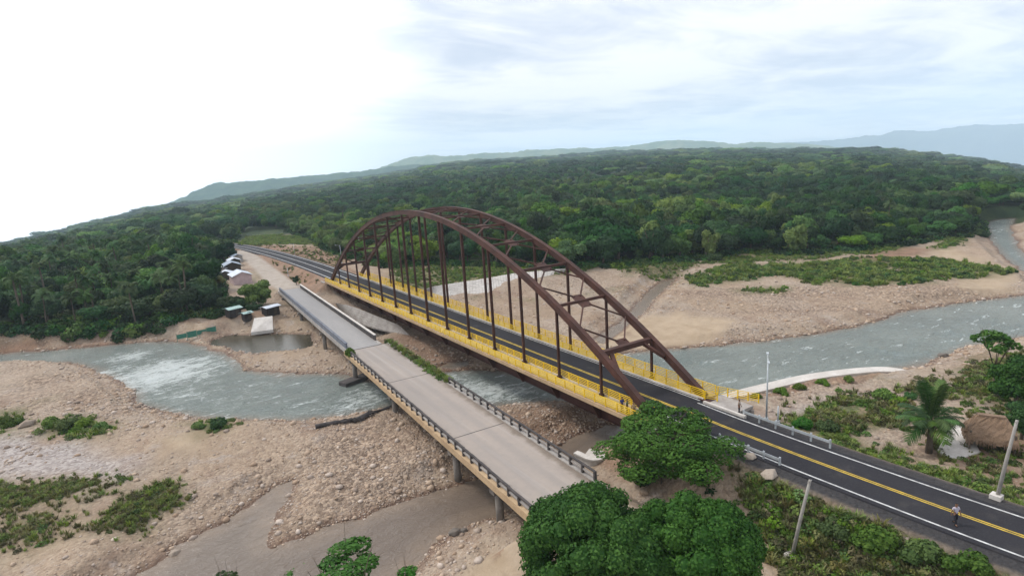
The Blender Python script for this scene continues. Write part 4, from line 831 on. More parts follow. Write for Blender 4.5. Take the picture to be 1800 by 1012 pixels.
edge = poly_sdf(tx, ty, FOREST); pxx, pyy, pzz = project(np.stack([tx, ty, tz + Ht * .8], 1))
# young bright trees behind the far road, darker old ones at the forest edge
yb = (pxx > 425) & (pxx < 720) & (T[:, 4] < 400) & (pyy > 385); tone = np.where(yb & (rng.random(nT) < .75), 2, tone)
tone = np.where((pxx > 1000) & (pxx < 1300) & (pyy > 380) & (rng.random(nT) < .6), 0, tone); tone = np.where((pxx < 460) & (pyy > 520) & (rng.random(nT) < .55), 0, tone)
palm_w = np.where((pxx > 20) & (pxx < 470) & (pyy > 425), .30, .03) + np.where((pxx > 780) & (pxx < 1050) & (T[:, 4] > 350) & (T[:, 4] < 900), .3, 0)
palm = (rng.random(nT) < palm_w) & (T[:, 4] < 900)
Ht = np.where(palm, np.clip(Ht * .95 + 1.5, 6, 13), Ht); Rc = np.where(palm, 3.1 * np.maximum(1, T[:, 3] * .9), Rc)
bg_ = (pxx > 880) & (pxx < 1330) & (pyy > 360) & (T[:, 4] < 420) & (rng.random(nT) < .5); Rc = np.where(bg_, Rc * 1.35, Rc); Ht = np.where(bg_, Ht + 3, Ht)
# what the photograph's side sees of each crown (nearest first), to choose the individuals
cov = np.zeros((253, 450), bool); order = np.argsort(T[:, 4]); vis = np.zeros(nT)
cx_, cy_, cz_ = project(np.stack([tx, ty, tz + Ht * .72], 1))
for i in order:
    rp = Rc[i] * F_PX / max(cz_[i], 1) / 4; X, Y = cx_[i] / 4, cy_[i] / 4
    if X < -rp or X > 450 + rp or rp < .5: continue
    x0, x1 = max(0, int(X - rp)), min(450, int(X + rp) + 1); y0, y1 = max(0, int(Y - rp * .8)), min(253, int(Y + rp * .8) + 1)
    if x0 >= x1 or y0 >= y1: continue
    yy, xx = np.mgrid[y0:y1, x0:x1]; e = ((xx - X) / rp) ** 2 + ((yy - Y) / (rp * .8)) ** 2 < 1; c = cov[y0:y1, x0:x1]; vis[i] = (e & ~c).sum(); c |= e
inview = (cx_ > 0) & (cx_ < 1800) & (cy_ > 0)
# near the bridge hidden behind its steel is fine; take the ones that show most
t_ids = [i for i in np.argsort(-vis * inview) if not palm[i]][:290]; p_ids = [i for i in np.argsort(-vis * inview) if palm[i]][:70]
TW = ['dark green', 'mid green', 'pale yellowish green']
def zone_name(i):
    X, Y = cx_[i], cy_[i]
    if X < 470: return 'in the wood on the far left bank', 'trees in the left bank wood'
    if X < 760 and Y > 380: return 'behind the far approach road', 'trees behind the far approach road'
    if X < 1180: return 'in the forest behind the arch', 'forest trees behind the arch'
    return 'in the forest across the gravel flats', 'forest trees across the gravel flats'
for i in t_ids:
    wz_, wg = zone_name(i); t = tag(empty('broadleaf_tree', (tx[i], ty[i], tz[i]), rng.random() * 6.28), '%s broadleaf tree %s' % (TW[tone[i]], wz_), 'tree', '%s %s' % (TW[tone[i]], wg))
    k = int(rng.integers(5)); c = link('crown', CROWNS[(tone[i], k)], t, (0, 0, Ht[i] * .56)); c.scale = (Rc[i], Rc[i], min(Rc[i] * 1.45, Ht[i] * .56)); u = link('trunk', TRUNKS[int(rng.integers(4))], t); u.scale = (Ht[i] * .8,) * 3
for i in p_ids:
    wz_, wg = zone_name(i); t = tag(empty('palm_tree', (tx[i], ty[i], tz[i]), rng.random() * 6.28), 'tall palm with drooping fronds %s' % wz_, 'palm', 'palms ' + wz_)
    u = link('trunk', PTRUNK[0], t); u.scale = (Ht[i],) * 3; c = link('crown', PALMC[int(rng.integers(3))], t, (Ht[i] * .06, Ht[i] * .03, Ht[i])); c.scale = (Rc[i],) * 3
rest = np.ones(nT, bool); rest[t_ids] = False; rest[p_ids] = False
low = T[:, 4] > 900; ci_ = np.where(palm, 15 + rng.integers(0, 3, nT), np.where(low, 18 + tone + 3 * rng.integers(0, 2, nT), tone * 5 + rng.integers(0, 5, nT)))
Zc = tz + np.where(palm, Ht, Ht * .58); sc3 = np.stack([Rc, Rc, np.where(palm, Rc, np.minimum(Rc * 1.4, Ht * .62))], 1)
protos = [CROWNS[(a, b)] for a in range(3) for b in range(5)] + PALMC + LOWC
q = rest
scatter('forest', protos, np.stack([tx, ty, Zc], 1)[q], rng.random(q.sum()) * 6.28, sc3[q], ci_[q], 'unbroken green tropical forest covering the plain behind the bridges', 'forest')
# understorey along the forest's edge
def sample(P, dens, r=None):
    r = r or rng; lo, hi = P.min(0), P.max(0); n = int((hi[0] - lo[0]) * (hi[1] - lo[1]) * dens); n = min(n, 60000); x = r.uniform(lo[0], hi[0], n); y = r.uniform(lo[1], hi[1], n); q = poly_sdf(x, y, P) < 0; return x[q], y[q]
BUSHES = [crown_mesh('bush', M[m_], 500 + k, nlobe=6, nleaf=210, leaf=.26, flat=.6, spread=.6, lobe=(.3, .5), core=False, dome=True) for k, m_ in enumerate(['leaf_bush', 'leaf_mid', 'leaf_bush', 'leaf_dry', 'leaf_pale', 'leaf_dark'])]
def tuft_mesh(name, mat, seed, n=26):
    r = np.random.default_rng(seed); V = []; F = []; T_ = []
    for k in range(n):
        a = r.random() * 6.28; q = r.random() * .35; b = np.array([math.cos(a) * q, math.sin(a) * q, 0]); d = np.array([math.cos(a + r.normal(0, .6)), math.sin(a + r.normal(0, .6)), 0]); h = r.uniform(.5, 1.1); w = np.array([-d[1], d[0], 0]) * .07
        V += [b - w, b + w, b + d * .22 * h + w * .7 + np.array([0, 0, h * .7]), b + d * .22 * h - w * .7 + np.array([0, 0, h * .7]), b + d * .55 * h + np.array([0, 0, h])]
        i = k * 5; F += [(i, i + 1, i + 2, i + 3), (i + 3, i + 2, i + 4, i + 4)]; T_ += [r.random()] * 5
    F = [f if f[2] != f[3] else f[:3] for f in F]; me = bpy.data.meshes.new(name); me.from_pydata([tuple(v) for v in V], [], F); me.materials.append(mat); fattr(me, 'tint', T_); return me
TUFTS = [tuft_mesh('tuft', M['leaf_grass'], 1), tuft_mesh('tuft', M['leaf_grass'], 2), tuft_mesh('tuft', M['leaf_dry'], 3)]
KINDS = BUSHES + TUFTS
def growth(name, polys, dens, pick, size, label, cat, cond=None, thr=.38):
    X = []; Y = []
    for P_ in polys:
        x, y = sample(P_, dens); X.append(x); Y.append(y)
    x, y = np.concatenate(X), np.concatenate(Y); x = x + rng.normal(0, .9, len(x)); y = y + rng.normal(0, .9, len(y)); k = fbm(x, y, 5, 3) + rng.normal(0, .06, len(x)) > thr
    if cond is not None: k &= cond(x, y)
    x, y = x[k], y[k]; z = ground_z(x, y); k = z > .12; x, y, z = x[k], y[k], z[k]; n = len(x)
    s = size[0] * (size[1] / size[0]) ** rng.random(n); idx = rng.choice(pick, n); s = np.where(idx >= 6, s * .85, s)
    return scatter(name, KINDS, np.stack([x, y, z - .05], 1), rng.random(n) * 6.28, s, idx, label, cat)
growth('undergrowth', VEG_RIGHT[:1], 1.6, [0, 4, 6, 6, 7, 7, 6, 1], (.6, 1.8), 'band of low green scrub on the gravel flats across the river', 'scrub')
growth('grass', VEG_EDGE + VEG_BEHIND + VEG_RIGHT[1:] + VEG_LEFT[:3], 1.3, [0, 4, 6, 6, 7, 7], (.45, 1.2), 'bright green grass and shrubs along the forest edge', 'grass')
growth('grass', VEG_LEFT[3:], 9.0, [6, 6, 6, 7, 7, 7, 8, 8, 3, 4, 8], (.30, .80), 'grassy patch with low weeds on the near gravel bar', 'grass', None, .39)
offroad = lambda x, y: line_dist(x, y, ROAD_NEAR)[0] > 4.9
growth('grass', VEG_ROAD[:1], 7.0, [0, 4, 6, 6, 7, 7, 7], (.35, .85), 'bright green verge along the river side of the new road', 'grass', offroad)
growth('undergrowth', VEG_ROAD[1:] + VEG_HUT, 2.4, [0, 2, 3, 6, 8, 8, 7], (.4, 1.1), 'patchy weeds between the new road and the river wall', 'weeds', offroad)
growth('undergrowth', VEG_SLOPE, 9.0, [0, 3, 3, 8, 8, 8, 8, 7, 7, 6, 4, 0], (.40, 1.1), 'tangled olive weeds on the slope below the new road', 'weeds', lambda x, y: line_dist(x, y, ROAD_NEAR)[0] > 5.6, .40)
growth('grass', VEG_LEFT[3:], 3.5, [8, 8, 8, 7], (.3, .7), 'dry straw coloured grass filling the near gravel bar patch', 'grass', None, .25)
NEARBANK = G([(1350, 742), (1430, 700), (1560, 676), (1640, 650), (1720, 620), (1830, 610), (1830, 870), (1700, 840), (1600, 800), (1480, 765)], 4.2)
growth('undergrowth', [NEARBANK], 2.2, [8, 8, 7, 3, 6, 0], (.3, .95), 'sparse dry grass and weeds across the bank round the palm and hut', 'weeds', offroad, .47)
growth('grass', [MEADOW], 1.0, [4, 6, 6, 7], (.8, 1.5), 'light green meadow behind the far approach road', 'grass')
growth('undergrowth', [SOIL[0]], .35, [3, 8, 8, 7, 0], (.4, 1.2), 'sparse dry weeds on the earth fill between dirt track and new road', 'weeds', lambda x, y: (line_dist(x, y, ROAD_FAR)[0] > 6) & (line_dist(x, y, TRACK)[0] > 4.5), .46)
# scrub line under the first trees
ex, ey = [], []
FE = FOREST[:36]
for a_, b_ in zip(FE[:-1], FE[1:]):
    L_ = np.linalg.norm((b_ - a_)[:2]); n_ = int(L_ / .42)
    for k in range(n_): t_ = rng.random(); p_ = a_ + (b_ - a_) * t_; e_ = (b_ - a_)[:2] / L_; w_ = rng.exponential(4.0) - 1.0; ex.append(p_[0] - e_[1] * w_); ey.append(p_[1] + e_[0] * w_)
ex, ey = np.array(ex), np.array(ey); r0_ = np.hypot(ex - CAM[0], ey - CAM[1]); k = (line_dist(ex, ey, ROAD_FAR)[0] > 8) & (line_dist(ex, ey, TRACK)[0] > 5) & (r0_ < 420); ex, ey = ex[k], ey[k]; ez = ground_z(ex, ey); k = ez > .4; ex, ey, ez = ex[k], ey[k], ez[k]
scatter('undergrowth', KINDS, np.stack([ex, ey, ez - .1], 1), rng.random(len(ex)) * 6.28, rng.uniform(1.3, 3.4, len(ex)), rng.choice([0, 1, 1, 5, 5, 5], len(ex)), 'dark scrub closing the foot of the forest', 'scrub')
# ------------------------------------------------------------------ single plants that stand out
def bush_at(px, py, z, s, k, label, group=None, mat=None):
    p = hit(px, py); b = tag(empty('bush', p, rng.random() * 6.28), label, 'bush', group); o = link('foliage', BIGB[k], b, (0, 0, s * .1)); o.scale = (s, s, s * .95); MB().tube([(0, 0, -.2), (0, 0, s * .6)], [.09, .04], 6).build('stem', M['bark'], b); return b
BIGB = [crown_mesh('foliage', M[m_], 700 + k, nlobe=9, nleaf=900, leaf=.15, flat=.7, spread=.65, lobe=(.25, .42), dome=True) for k, m_ in enumerate(['leaf_bush', 'leaf_bush', 'leaf_mid', 'leaf_pale'])]
for px, py, s, k, lb in ((8, 750, 2.2, 0, 'green bush cut by the left edge of the view on the gravel bar'), (30, 746, 1.7, 1, 'small green bush beside the pale boulder on the gravel bar'), (92, 748, 1.9, 0, 'first bush of the green clump on the gravel bar'), (120, 750, 2.2, 1, 'middle bush of the green clump on the gravel bar'), (150, 752, 1.9, 0, 'last full bush of the green clump on the gravel bar'),
                        (178, 754, 1.3, 1, 'low bush trailing off the green clump on the gravel bar'), (350, 752, 1.3, 0, 'low bush near the river edge opposite the rapids'), (385, 750, 1.7, 2, 'darker bush near the river edge by a rocky rise')): bush_at(px, py, 1.3, s, k, lb)
for px, py, s, k, lb in ((1540, 965, 2.2, 0, 'rounded green bush low on the slope below the new road'), (1465, 935, 1.5, 3, 'pale bush halfway down the slope beside the leaning pole'), (1625, 985, 1.9, 0, 'green bush near the bottom of the slope below the walker'), (1700, 1000, 1.6, 1, 'dark bush at the bottom corner of the weedy slope'), (1555, 700, 1.8, 0, 'green bush on the bank between river wall and palm'), (1575, 706, 1.2, 3, 'smaller pale bush on the bank beside the palm'), (1600, 700, 1.1, 2, 'dark little bush just behind the palm crown'),
                        (1410, 752, 1.4, 2, 'dark flat shrub behind the river side guardrail'), (1455, 757, 1.6, 2, 'dark shrub on the verge past the guardrail end'), (1330, 700, .9, 0, 'first shrub along the pale river wall'), (1372, 692, 1.1, 1, 'second shrub along the pale river wall'), (1405, 684, 1.1, 0, 'third shrub along the pale river wall'), (1445, 676, 1.0, 1, 'fourth shrub along the pale river wall'), (1490, 670, 1.1, 0, 'last shrub along the pale river wall'),
                        (1690, 600, 1.5, 3, 'yellowish bush on the bank above the river near the right trees'), (1255, 458, 3.6, 2, 'dark rounded bush at the forest edge above a pale bank')): bush_at(px, py, 3.5, s, k, lb)
def bridge_bush(x, y, s, k, lb):
    b = tag(empty('bush', (x, y, OLD_Z), 1.0), lb, 'bush'); o = link('foliage', BIGB[k], b, (0, 0, .1)); o.scale = (s, s, s * 1.3); MB().tube([(0, 0, -.3), (0, 0, s * .8)], [.06, .03], 6).build('stem', M['bark'], b)
bridge_bush(oldc(54) - HW + .1, 54.2, 1.5, 0, 'green shrub growing through the gap in the old bridge railing')
gxs = np.concatenate([rng.normal(oldc(45) + HW + .2, .25, 260)]); gys = rng.uniform(29.5, 58, 260); gxs = gxs + (gys - 45) * .0375; scatter('grass', KINDS, np.stack([gxs, gys, np.full(260, OLD_Z - .1)], 1), rng.random(260) * 6.28, rng.uniform(.4, 1.0, 260), rng.choice([6, 7, 0, 4, 8], 260), 'yellow green weeds along the unrailed edge of the old bridge', 'weeds')
def branches(m, b, e, r0, n, r):
    m.tube([b, b.lerp(e, .5) + Vector((0, 0, .2)), e], [r0, r0 * .65, r0 * .25], 7)
def big_tree(base, h, rad, mat, seed, label, nlobe=26, nleaf=9000, leaf=.075, flat=.75, lobe=(.2, .32), zc=.62, r0=.35, name='mango_tree', open_=0.0, zr=None, core=True, spread=.78, shell=False):
    t = tag(empty(name, base), label, 'tree'); me = crown_mesh('crown', M[mat], seed, nlobe=nlobe, nleaf=nleaf, leaf=leaf, flat=flat, spread=spread, lobe=lobe, open_=open_, core=core, asp=.6, shell=shell)
    c = link('crown', me, t, (0, 0, h * zc)); c.scale = (rad, rad, zr or rad * .9); r = np.random.default_rng(seed); m = MB(); m.tube([(0, 0, -.6), (0, 0, h * .18), (.1, .1, h * .38)], [r0 * 1.3, r0, r0 * .8], 10)
    for k in range(6):
        a = k * 1.05 + r.random() * .5; e = Vector((math.cos(a) * rad * .7, math.sin(a) * rad * .7, h * zc + r.uniform(-.05, .2) * h)); branches(m, Vector((.1, .1, h * .34)), e, r0 * .5, 3, r)
    m.build('trunk', M['bark'], t, True); return t
def stand(px, py, zc, label, h, **k):
    """a tree whose crown centre the photograph shows at this pixel, at the height zc above the water."""
    p = gp(px, py, zc); g = gz1(p[0], p[1]); return big_tree((p[0], p[1], g), h, label=label, zc=(zc - g) / h, **k)
stand(1046, 966, 9.2, 'big dense round tree nearest the camera beside the old bridge', 12, rad=5.45, mat='leaf_mango', seed=811, zr=5.6, nleaf=26000, leaf=.046, nlobe=110, lobe=(.12, .21), shell=True, spread=.80)
stand(1222, 970, 8.8, 'slightly smaller dense round tree merging with its neighbour below the new road', 11, rad=4.75, mat='leaf_mango', seed=823, zr=5.2, nleaf=22000, leaf=.05, nlobe=95, lobe=(.12, .22), shell=True, spread=.79)
stand(1168, 772, 8.2, 'spreading flat topped tree standing before the near bridge end', 10, rad=7.4, mat='leaf_hero', seed=834, zr=3.7, nleaf=19000, leaf=.047, nlobe=40, lobe=(.16, .28), open_=.22, name='spreading_tree', r0=.28, core=False, spread=.86)
stand(1236, 840, 4.8, 'low leafy tree below the new road embankment behind the round trees', 5, rad=2.9, mat='leaf_dark', seed=845, zr=1.9, nleaf=3000, leaf=.1, nlobe=12, name='small_tree', r0=.12)
stand(1130, 830, 4.6, 'small dark tree in the shade of the spreading tree', 5, rad=2.4, mat='leaf_dark', seed=846, zr=1.6, nleaf=2200, leaf=.1, nlobe=10, name='small_tree', r0=.12)
stand(1755, 602, 10.5, 'open crowned tree with big leaves at the right edge above the river', 9, rad=3.0, mat='leaf_hero', seed=856, zr=2.0, nleaf=900, leaf=.17, nlobe=9, open_=.35, name='small_tree', r0=.13, core=False)
stand(1790, 668, 7.4, 'dense dark tree at the right edge behind the thatched hut', 8, rad=3.9, mat='leaf_dark', seed=867, zr=3.6, nleaf=4500, leaf=.1, nlobe=20, name='dense_tree', r0=.2)
stand(1800, 735, 6.6, 'dark leafy tree cut by the right edge in front of the hut', 6, rad=2.4, mat='leaf_dark', seed=868, zr=2.4, nleaf=2500, leaf=.1, nlobe=12, name='dense_tree', r0=.15)
stand(600, 1008, 11.5, 'sapling top with spreading leaf clusters at the bottom of the view', 12, rad=3.3, mat='leaf_mango', seed=878, zr=1.3, nleaf=2600, leaf=.10, nlobe=16, lobe=(.16, .26), open_=.25, name='sapling', r0=.13, core=False, spread=.9)
stand(402, 1013, 10.0, 'thin sapling tip poking up beside the still pool', 10.5, rad=.9, mat='leaf_mid', seed=879, zr=.6, nleaf=160, leaf=.3, nlobe=4, name='sapling', r0=.06, core=False)
stand(712, 1006, 9.5, 'small sapling tip above the muddy bank', 10, rad=1.0, mat='leaf_mid', seed=880, zr=.6, nleaf=200, leaf=.28, nlobe=5, name='sapling', r0=.06, core=False)
# hamlet trees in front of the shacks
stand(452, 512, 7.8, 'bright green bushy tree beside the far end of the old bridge', 8, rad=5.3, mat='leaf_bush', seed=889, zr=4.8, nleaf=3000, leaf=.12, nlobe=16, name='bushy_tree', r0=.15)
stand(345, 455, 11.5, 'large dark round tree standing above the shack roofs', 12, rad=6.5, mat='leaf_dark', seed=890, zr=6.0, nleaf=3000, leaf=.13, nlobe=16, name='dense_tree', r0=.25)
stand(391, 440, 11.0, 'dark tree where the far approach road disappears', 12, rad=5.6, mat='leaf_dark', seed=891, zr=6.0, nleaf=3000, leaf=.13, nlobe=16, name='dense_tree', r0=.25)
stand(425, 535, 5.0, 'low dark green tree over the huts by the pond', 5, rad=3.6, mat='leaf_dark', seed=892, zr=2.6, nleaf=2000, leaf=.13, nlobe=12, name='small_tree', r0=.12)
stand(404, 532, 5.6, 'mid green tree filling the gap between the wood and the pink house', 6, rad=4.2, mat='leaf_mid', seed=894, zr=3.4, nleaf=2500, leaf=.12, nlobe=13, name='small_tree', r0=.14)
stand(372, 528, 6.4, 'rounded dark tree at the wood corner above the netting fence', 7, rad=4.4, mat='leaf_dark', seed=895, zr=4.0, nleaf=2600, leaf=.12, nlobe=13, name='small_tree', r0=.15)
stand(447, 540, 4.8, 'leafy green tree hanging over the open stall', 5, rad=2.8, mat='leaf_mid', seed=896, zr=2.2, nleaf=1800, leaf=.13, nlobe=10, name='small_tree', r0=.1)
stand(382, 492, 8.0, 'dry olive tree squeezed between the shacks and the wood', 8, rad=3.6, mat='leaf_dry', seed=897, zr=3.0, nleaf=2000, leaf=.13, nlobe=11, name='small_tree', r0=.14)
stand(520, 492, 7.2, 'tiny dark shrub tree beside the old bridge far end', 4, rad=1.5, mat='leaf_dark', seed=893, zr=1.8, nleaf=700, leaf=.18, nlobe=7, name='small_tree', r0=.1)
# the palm by the hut: every frond a part
p = hit(1632, 797); palm_t = tag(empty('palm_tree', p), 'dark green palm with long fronds beside the thatched hut', 'palm')
MB().tube([(0, 0, -.3), (.1, 0, 1.6), (.3, .1, 3.4)], [.34, .27, .22], 10).build('trunk', M['bark'], palm_t, True)
FR = [frond('frond', M['leaf_palm'], length=4.2, droop=dr, rise=ri, nl=44, wid=.62, seed=s_) for s_, dr, ri in ((1, .75, 1.3), (2, 1.15, 1.25), (3, 1.35, .8), (4, .6, 2.0))]
for k in range(34):
    e = rng.random(); o = link('frond', FR[(3, 0, 1, 2)[min(3, int(k / 8.6))]], palm_t, (.3, .1, 3.3)); o.rotation_euler = (rng.normal(0, .12), rng.normal(0, .1) - (.55 if k < 8 else 0), k * 2.399); s_ = rng.uniform(.7, 1.0); o.scale = (s_,) * 3

# ------------------------------------------------------------------ stones
def stone_mesh(name, seed, mat, sub=0):
    r = np.random.default_rng(seed); t = (1 + 5 ** .5) / 2
    V = np.array([(-1, t, 0), (1, t, 0), (-1, -t, 0), (1, -t, 0), (0, -1, t), (0, 1, t), (0, -1, -t), (0, 1, -t), (t, 0, -1), (t, 0, 1), (-t, 0, -1), (-t, 0, 1)]) / math.hypot(1, t)
    F = [(0, 11, 5), (0, 5, 1), (0, 1, 7), (0, 7, 10), (0, 10, 11), (1, 5, 9), (5, 11, 4), (11, 10, 2), (10, 7, 6), (7, 1, 8), (3, 9, 4), (3, 4, 2), (3, 2, 6), (3, 6, 8), (3, 8, 9), (4, 9, 5), (2, 4, 11), (6, 2, 10), (8, 6, 7), (9, 8, 1)]
    V = V * (1 + r.normal(0, .13, (12, 1))) * np.array([1, r.uniform(.65, .9), r.uniform(.45, .7)])
    if sub:
        bm = bmesh.new(); bv = [bm.verts.new(v) for v in V]; [bm.faces.new([bv[i] for i in f]) for f in F]; bmesh.ops.subdivide_edges(bm, edges=bm.edges[:], cuts=3, use_grid_fill=True, smooth=.55)
        for v in bm.verts: v.co *= 1 + r.normal(0, .025)
        me = bpy.data.meshes.new(name); bm.to_mesh(me); bm.free(); me.polygons.foreach_set('use_smooth', [True] * len(me.polygons)); me.materials.append(mat); return me
    return np_mesh(name, V, np.array(F), [mat], False)
def stone_mat(name, a, b):
    m = NT(name); oi = m.N.new('ShaderNodeObjectInfo').outputs['Random']; c = m.mix(oi, a, b); c = m.mix(m.math('MULTIPLY', m.ramp(m.noise(5., 4, .6), .4, .7), .4), c, (.20, .155, .125)); m.col(c); m.rough(.92); m.b.inputs['Specular IOR Level'].default_value = .2; return m.m
M['stone'] = stone_mat('river_cobble', (.25, .19, .15), (.56, .47, .40)); M['stone_tan'] = stone_mat('tan_river_cobble', (.34, .235, .16), (.52, .40, .30)); M['boulder'] = stone_mat('boulder_rock', (.27, .215, .17), (.38, .32, .265)); M['dark_stone'] = stone_mat('dark_wet_rock', (.09, .08, .075), (.16, .14, .12))
STONES = [stone_mesh('stone', 900 + k, M['stone' if k % 3 else 'stone_tan']) for k in range(7)]
n = 190000; rr = 30 * (200 / 30) ** rng.random(n) ; aa = np.radians(HEAD + rng.uniform(-50, 50, n)); sx_ = CAM[0] + rr * np.sin(aa); sy_ = CAM[1] + rr * np.cos(aa); sz_, sa = ground_z(sx_, sy_, True)
dens = fbm(sx_, sy_, 12, 4); shore = np.exp(-np.clip(sa['dw'], 0, 50) / 3.0)
k = (sz_ > -.12) & (sz_ < np.where((sx_ > WB + 6) & (sy_ < 30), 5.0, 3.2)) & (sa['dr'] > 8) & ((sx_ > -20) | (sa['dw'] < 7.5) | (sy_ < 85)) & (sa['dt'] > 5) & (rng.random(n) < np.clip((dens - .40) * 2.4, .05, 1) * .6 + shore * .55)
k &= (zone(sx_, sy_, SAND + VEG_LEFT + VEG_ROAD + VEG_SLOPE + VEG_HUT, 2, 2) < .5) & ~((sx_ > WB + 6) & (sy_ < 12) & (sz_ > 2) & (rng.random(n) < .75)); sx_, sy_, sz_, rr = sx_[k], sy_[k], sz_[k], rr[k]; n = len(sx_)
ss = .085 * np.exp(rng.exponential(.36, n)) * np.clip(rr / 75, .75, 1.8); ss = np.clip(ss, .07, .55)
scatter('river_stones', STONES, np.stack([sx_, sy_, sz_ + ss * .12], 1), rng.random(n) * 6.28, np.stack([ss, ss, ss], 1), rng.integers(0, 7, n), 'tan and grey cobbles strewn over the gravel bars', 'stones')
BM = [stone_mesh('boulder', 950 + k, M['boulder'], 1) for k in range(3)] + [stone_mesh('boulder', 960, M['dark_stone'], 1)]
for px, py, z, s, k, lb in ((306, 968, .2, .75, 0, 'tan boulder lying at the edge of the still pool'), (46, 748, 1.2, 1.3, 1, 'pale boulder between two green clumps on the gravel bar'), (1318, 806, 5.0, .65, 2, 'pale boulder under the end of the tree side guardrail'), (1352, 838, 4.8, .85, 1, 'larger pale boulder below the road edge near the guardrail'), (1302, 792, 5.2, .55, 0, 'pinkish rock below the guardrail behind the tree crown'),
                        (1590, 950, 4.4, .5, 1, 'small pale stone at the roadside slope above the bushes'), (268, 718, .1, .5, 3, 'dark rock standing in the shallows at the river edge'), (858, 697, .1, .7, 3, 'dark rock breaking the rapids between the bridges'), (800, 935, .3, .8, 3, 'dark rock heap at the edge of the pool by the old bridge'), (815, 930, .4, .5, 3, 'smaller dark rock beside the heap by the pool'), (1657, 625, .3, 1.0, 3, 'dark driftwood coloured rock at the river bank on the right'), (1262, 456, 3.2, 2.0, 1, 'pale eroded rock face at the forest edge')):
    p = gp(px, py, z) if z < .5 else hit(px, py); p[2] = gz1(p[0], p[1]) + s * .15; tag(link('boulder', BM[k], None, p), lb, 'boulder').scale = (s, s * 1.1, s)

# ------------------------------------------------------------------ river works
def revetment(name, bot, top, nu, nv, mat, label, lift=.25):
    """a sloped lining of concrete blocks between a foot line and a top line."""
    bot, top = smooth_line(bot, 6), smooth_line(top, 6); f = lambda P, t: np.array([np.interp(t, np.linspace(0, 1, len(P)), P[:, k]) for k in range(3)])
    r = tag(empty(name, tuple(f(bot, .5))), label, 'bank lining'); o = f(bot, .5); m = MB()
    for i in range(nu):
        for j in range(nv):
            a, b, c, d = [f(bot, u) * (1 - v) + f(top, u) * v - o for u, v in (((i + .04) / nu, (j + .06) / nv), ((i + .96) / nu, (j + .06) / nv), ((i + .96) / nu, (j + .94) / nv), ((i + .04) / nu, (j + .94) / nv))]
            h = np.array([0, 0, lift + rng.normal(0, .02)]); m.hexa([a, b, c, d], [a + h, b + h, c + h, d + h])
    m.build('concrete_block', mat, r)['kind'] = 'stuff'
    m2 = MB(); N_ = 24
    vs = [f(bot, i / N_) - o + np.array([0, 0, -.05]) for i in range(N_ + 1)] + [f(top, i / N_) - o + np.array([0, 0, .1]) for i in range(N_ + 1)]
    m2.add(vs, [(i, i + 1, i + N_ + 2, i + N_ + 1) for i in range(N_)]); m2.build('bedding', M['concrete'], r); return r
revetment('revetment', [gp(733, 519, 1.6), gp(755, 528, 1.5), gp(805, 525, 1.5), gp(860, 521, 1.5), gp(905, 513, 1.6), gp(951, 504, 1.8), gp(996, 484, 2.4)], [gp(740, 511, 4.6), gp(766, 504, 4.8), gp(810, 497, 4.8), gp(856, 490, 4.8), gp(900, 482, 4.8), gp(950, 477, 4.8), gp(994, 473, 4.8)], 56, 9, M['white_concrete'], 'pale sloping concrete lining on the far bank behind the arch')
revetment('revetment', [gp(600, 552, 1.4), gp(640, 572, 1.2), gp(690, 585, 1.2), gp(720, 590, 1.2)], [gp(590, 534, 4.4), gp(620, 540, 4.2), gp(660, 556, 3.6), gp(700, 572, 3.0)], 26, 6, M['concrete'], 'grey block lining under the far end of the bridges')
def wall_along(name, P, w, h, mat, label, cat, cap=None):
    P = [np.array(p) for p in P]; o = P[0]; r = tag(empty(name, tuple(o)), label, cat); S_ = smooth_line([p - o for p in P], 8)
    MB().sweep([Vector(p) + Vector((0, 0, h / 2 - 1.2)) for p in S_], w, h + 2.4).build('wall_body', mat, r)
    MB().sweep([Vector(p) + Vector((0, 0, h + .08)) for p in S_], w + .25, .22).build('wall_cap', cap or mat, r); return r
wall_along('river_wall', [gp(1262, 712, 2.2), gp(1300, 699, 2.2), gp(1350, 686, 2.2), gp(1420, 670, 2.2), gp(1500, 659, 2.1), gp(1560, 656, 2.0), gp(1600, 664, 2.2), gp(1625, 676, 2.4)], 1.8, .5, M['white_concrete'], 'curved pale concrete wall along the near river bank', 'river wall')
wall_along('retaining_wall', [gp(1012, 806, 2.6), gp(1050, 818, 2.6), gp(1100, 792, 3.2)], .5, .7, M['white_concrete'], 'low white concrete wall between the two bridges near the trees', 'wall')
p = gp(1045, 798, 2.5); tag(MB().box((0, 0, 0), (3.6, 2.6, .6), .5).build('concrete_slab', M['white_concrete'], None, False, (p[0], p[1], gz1(p[0], p[1]) + .2)), 'broken pale concrete slab beside the channel between the bridges', 'slab')
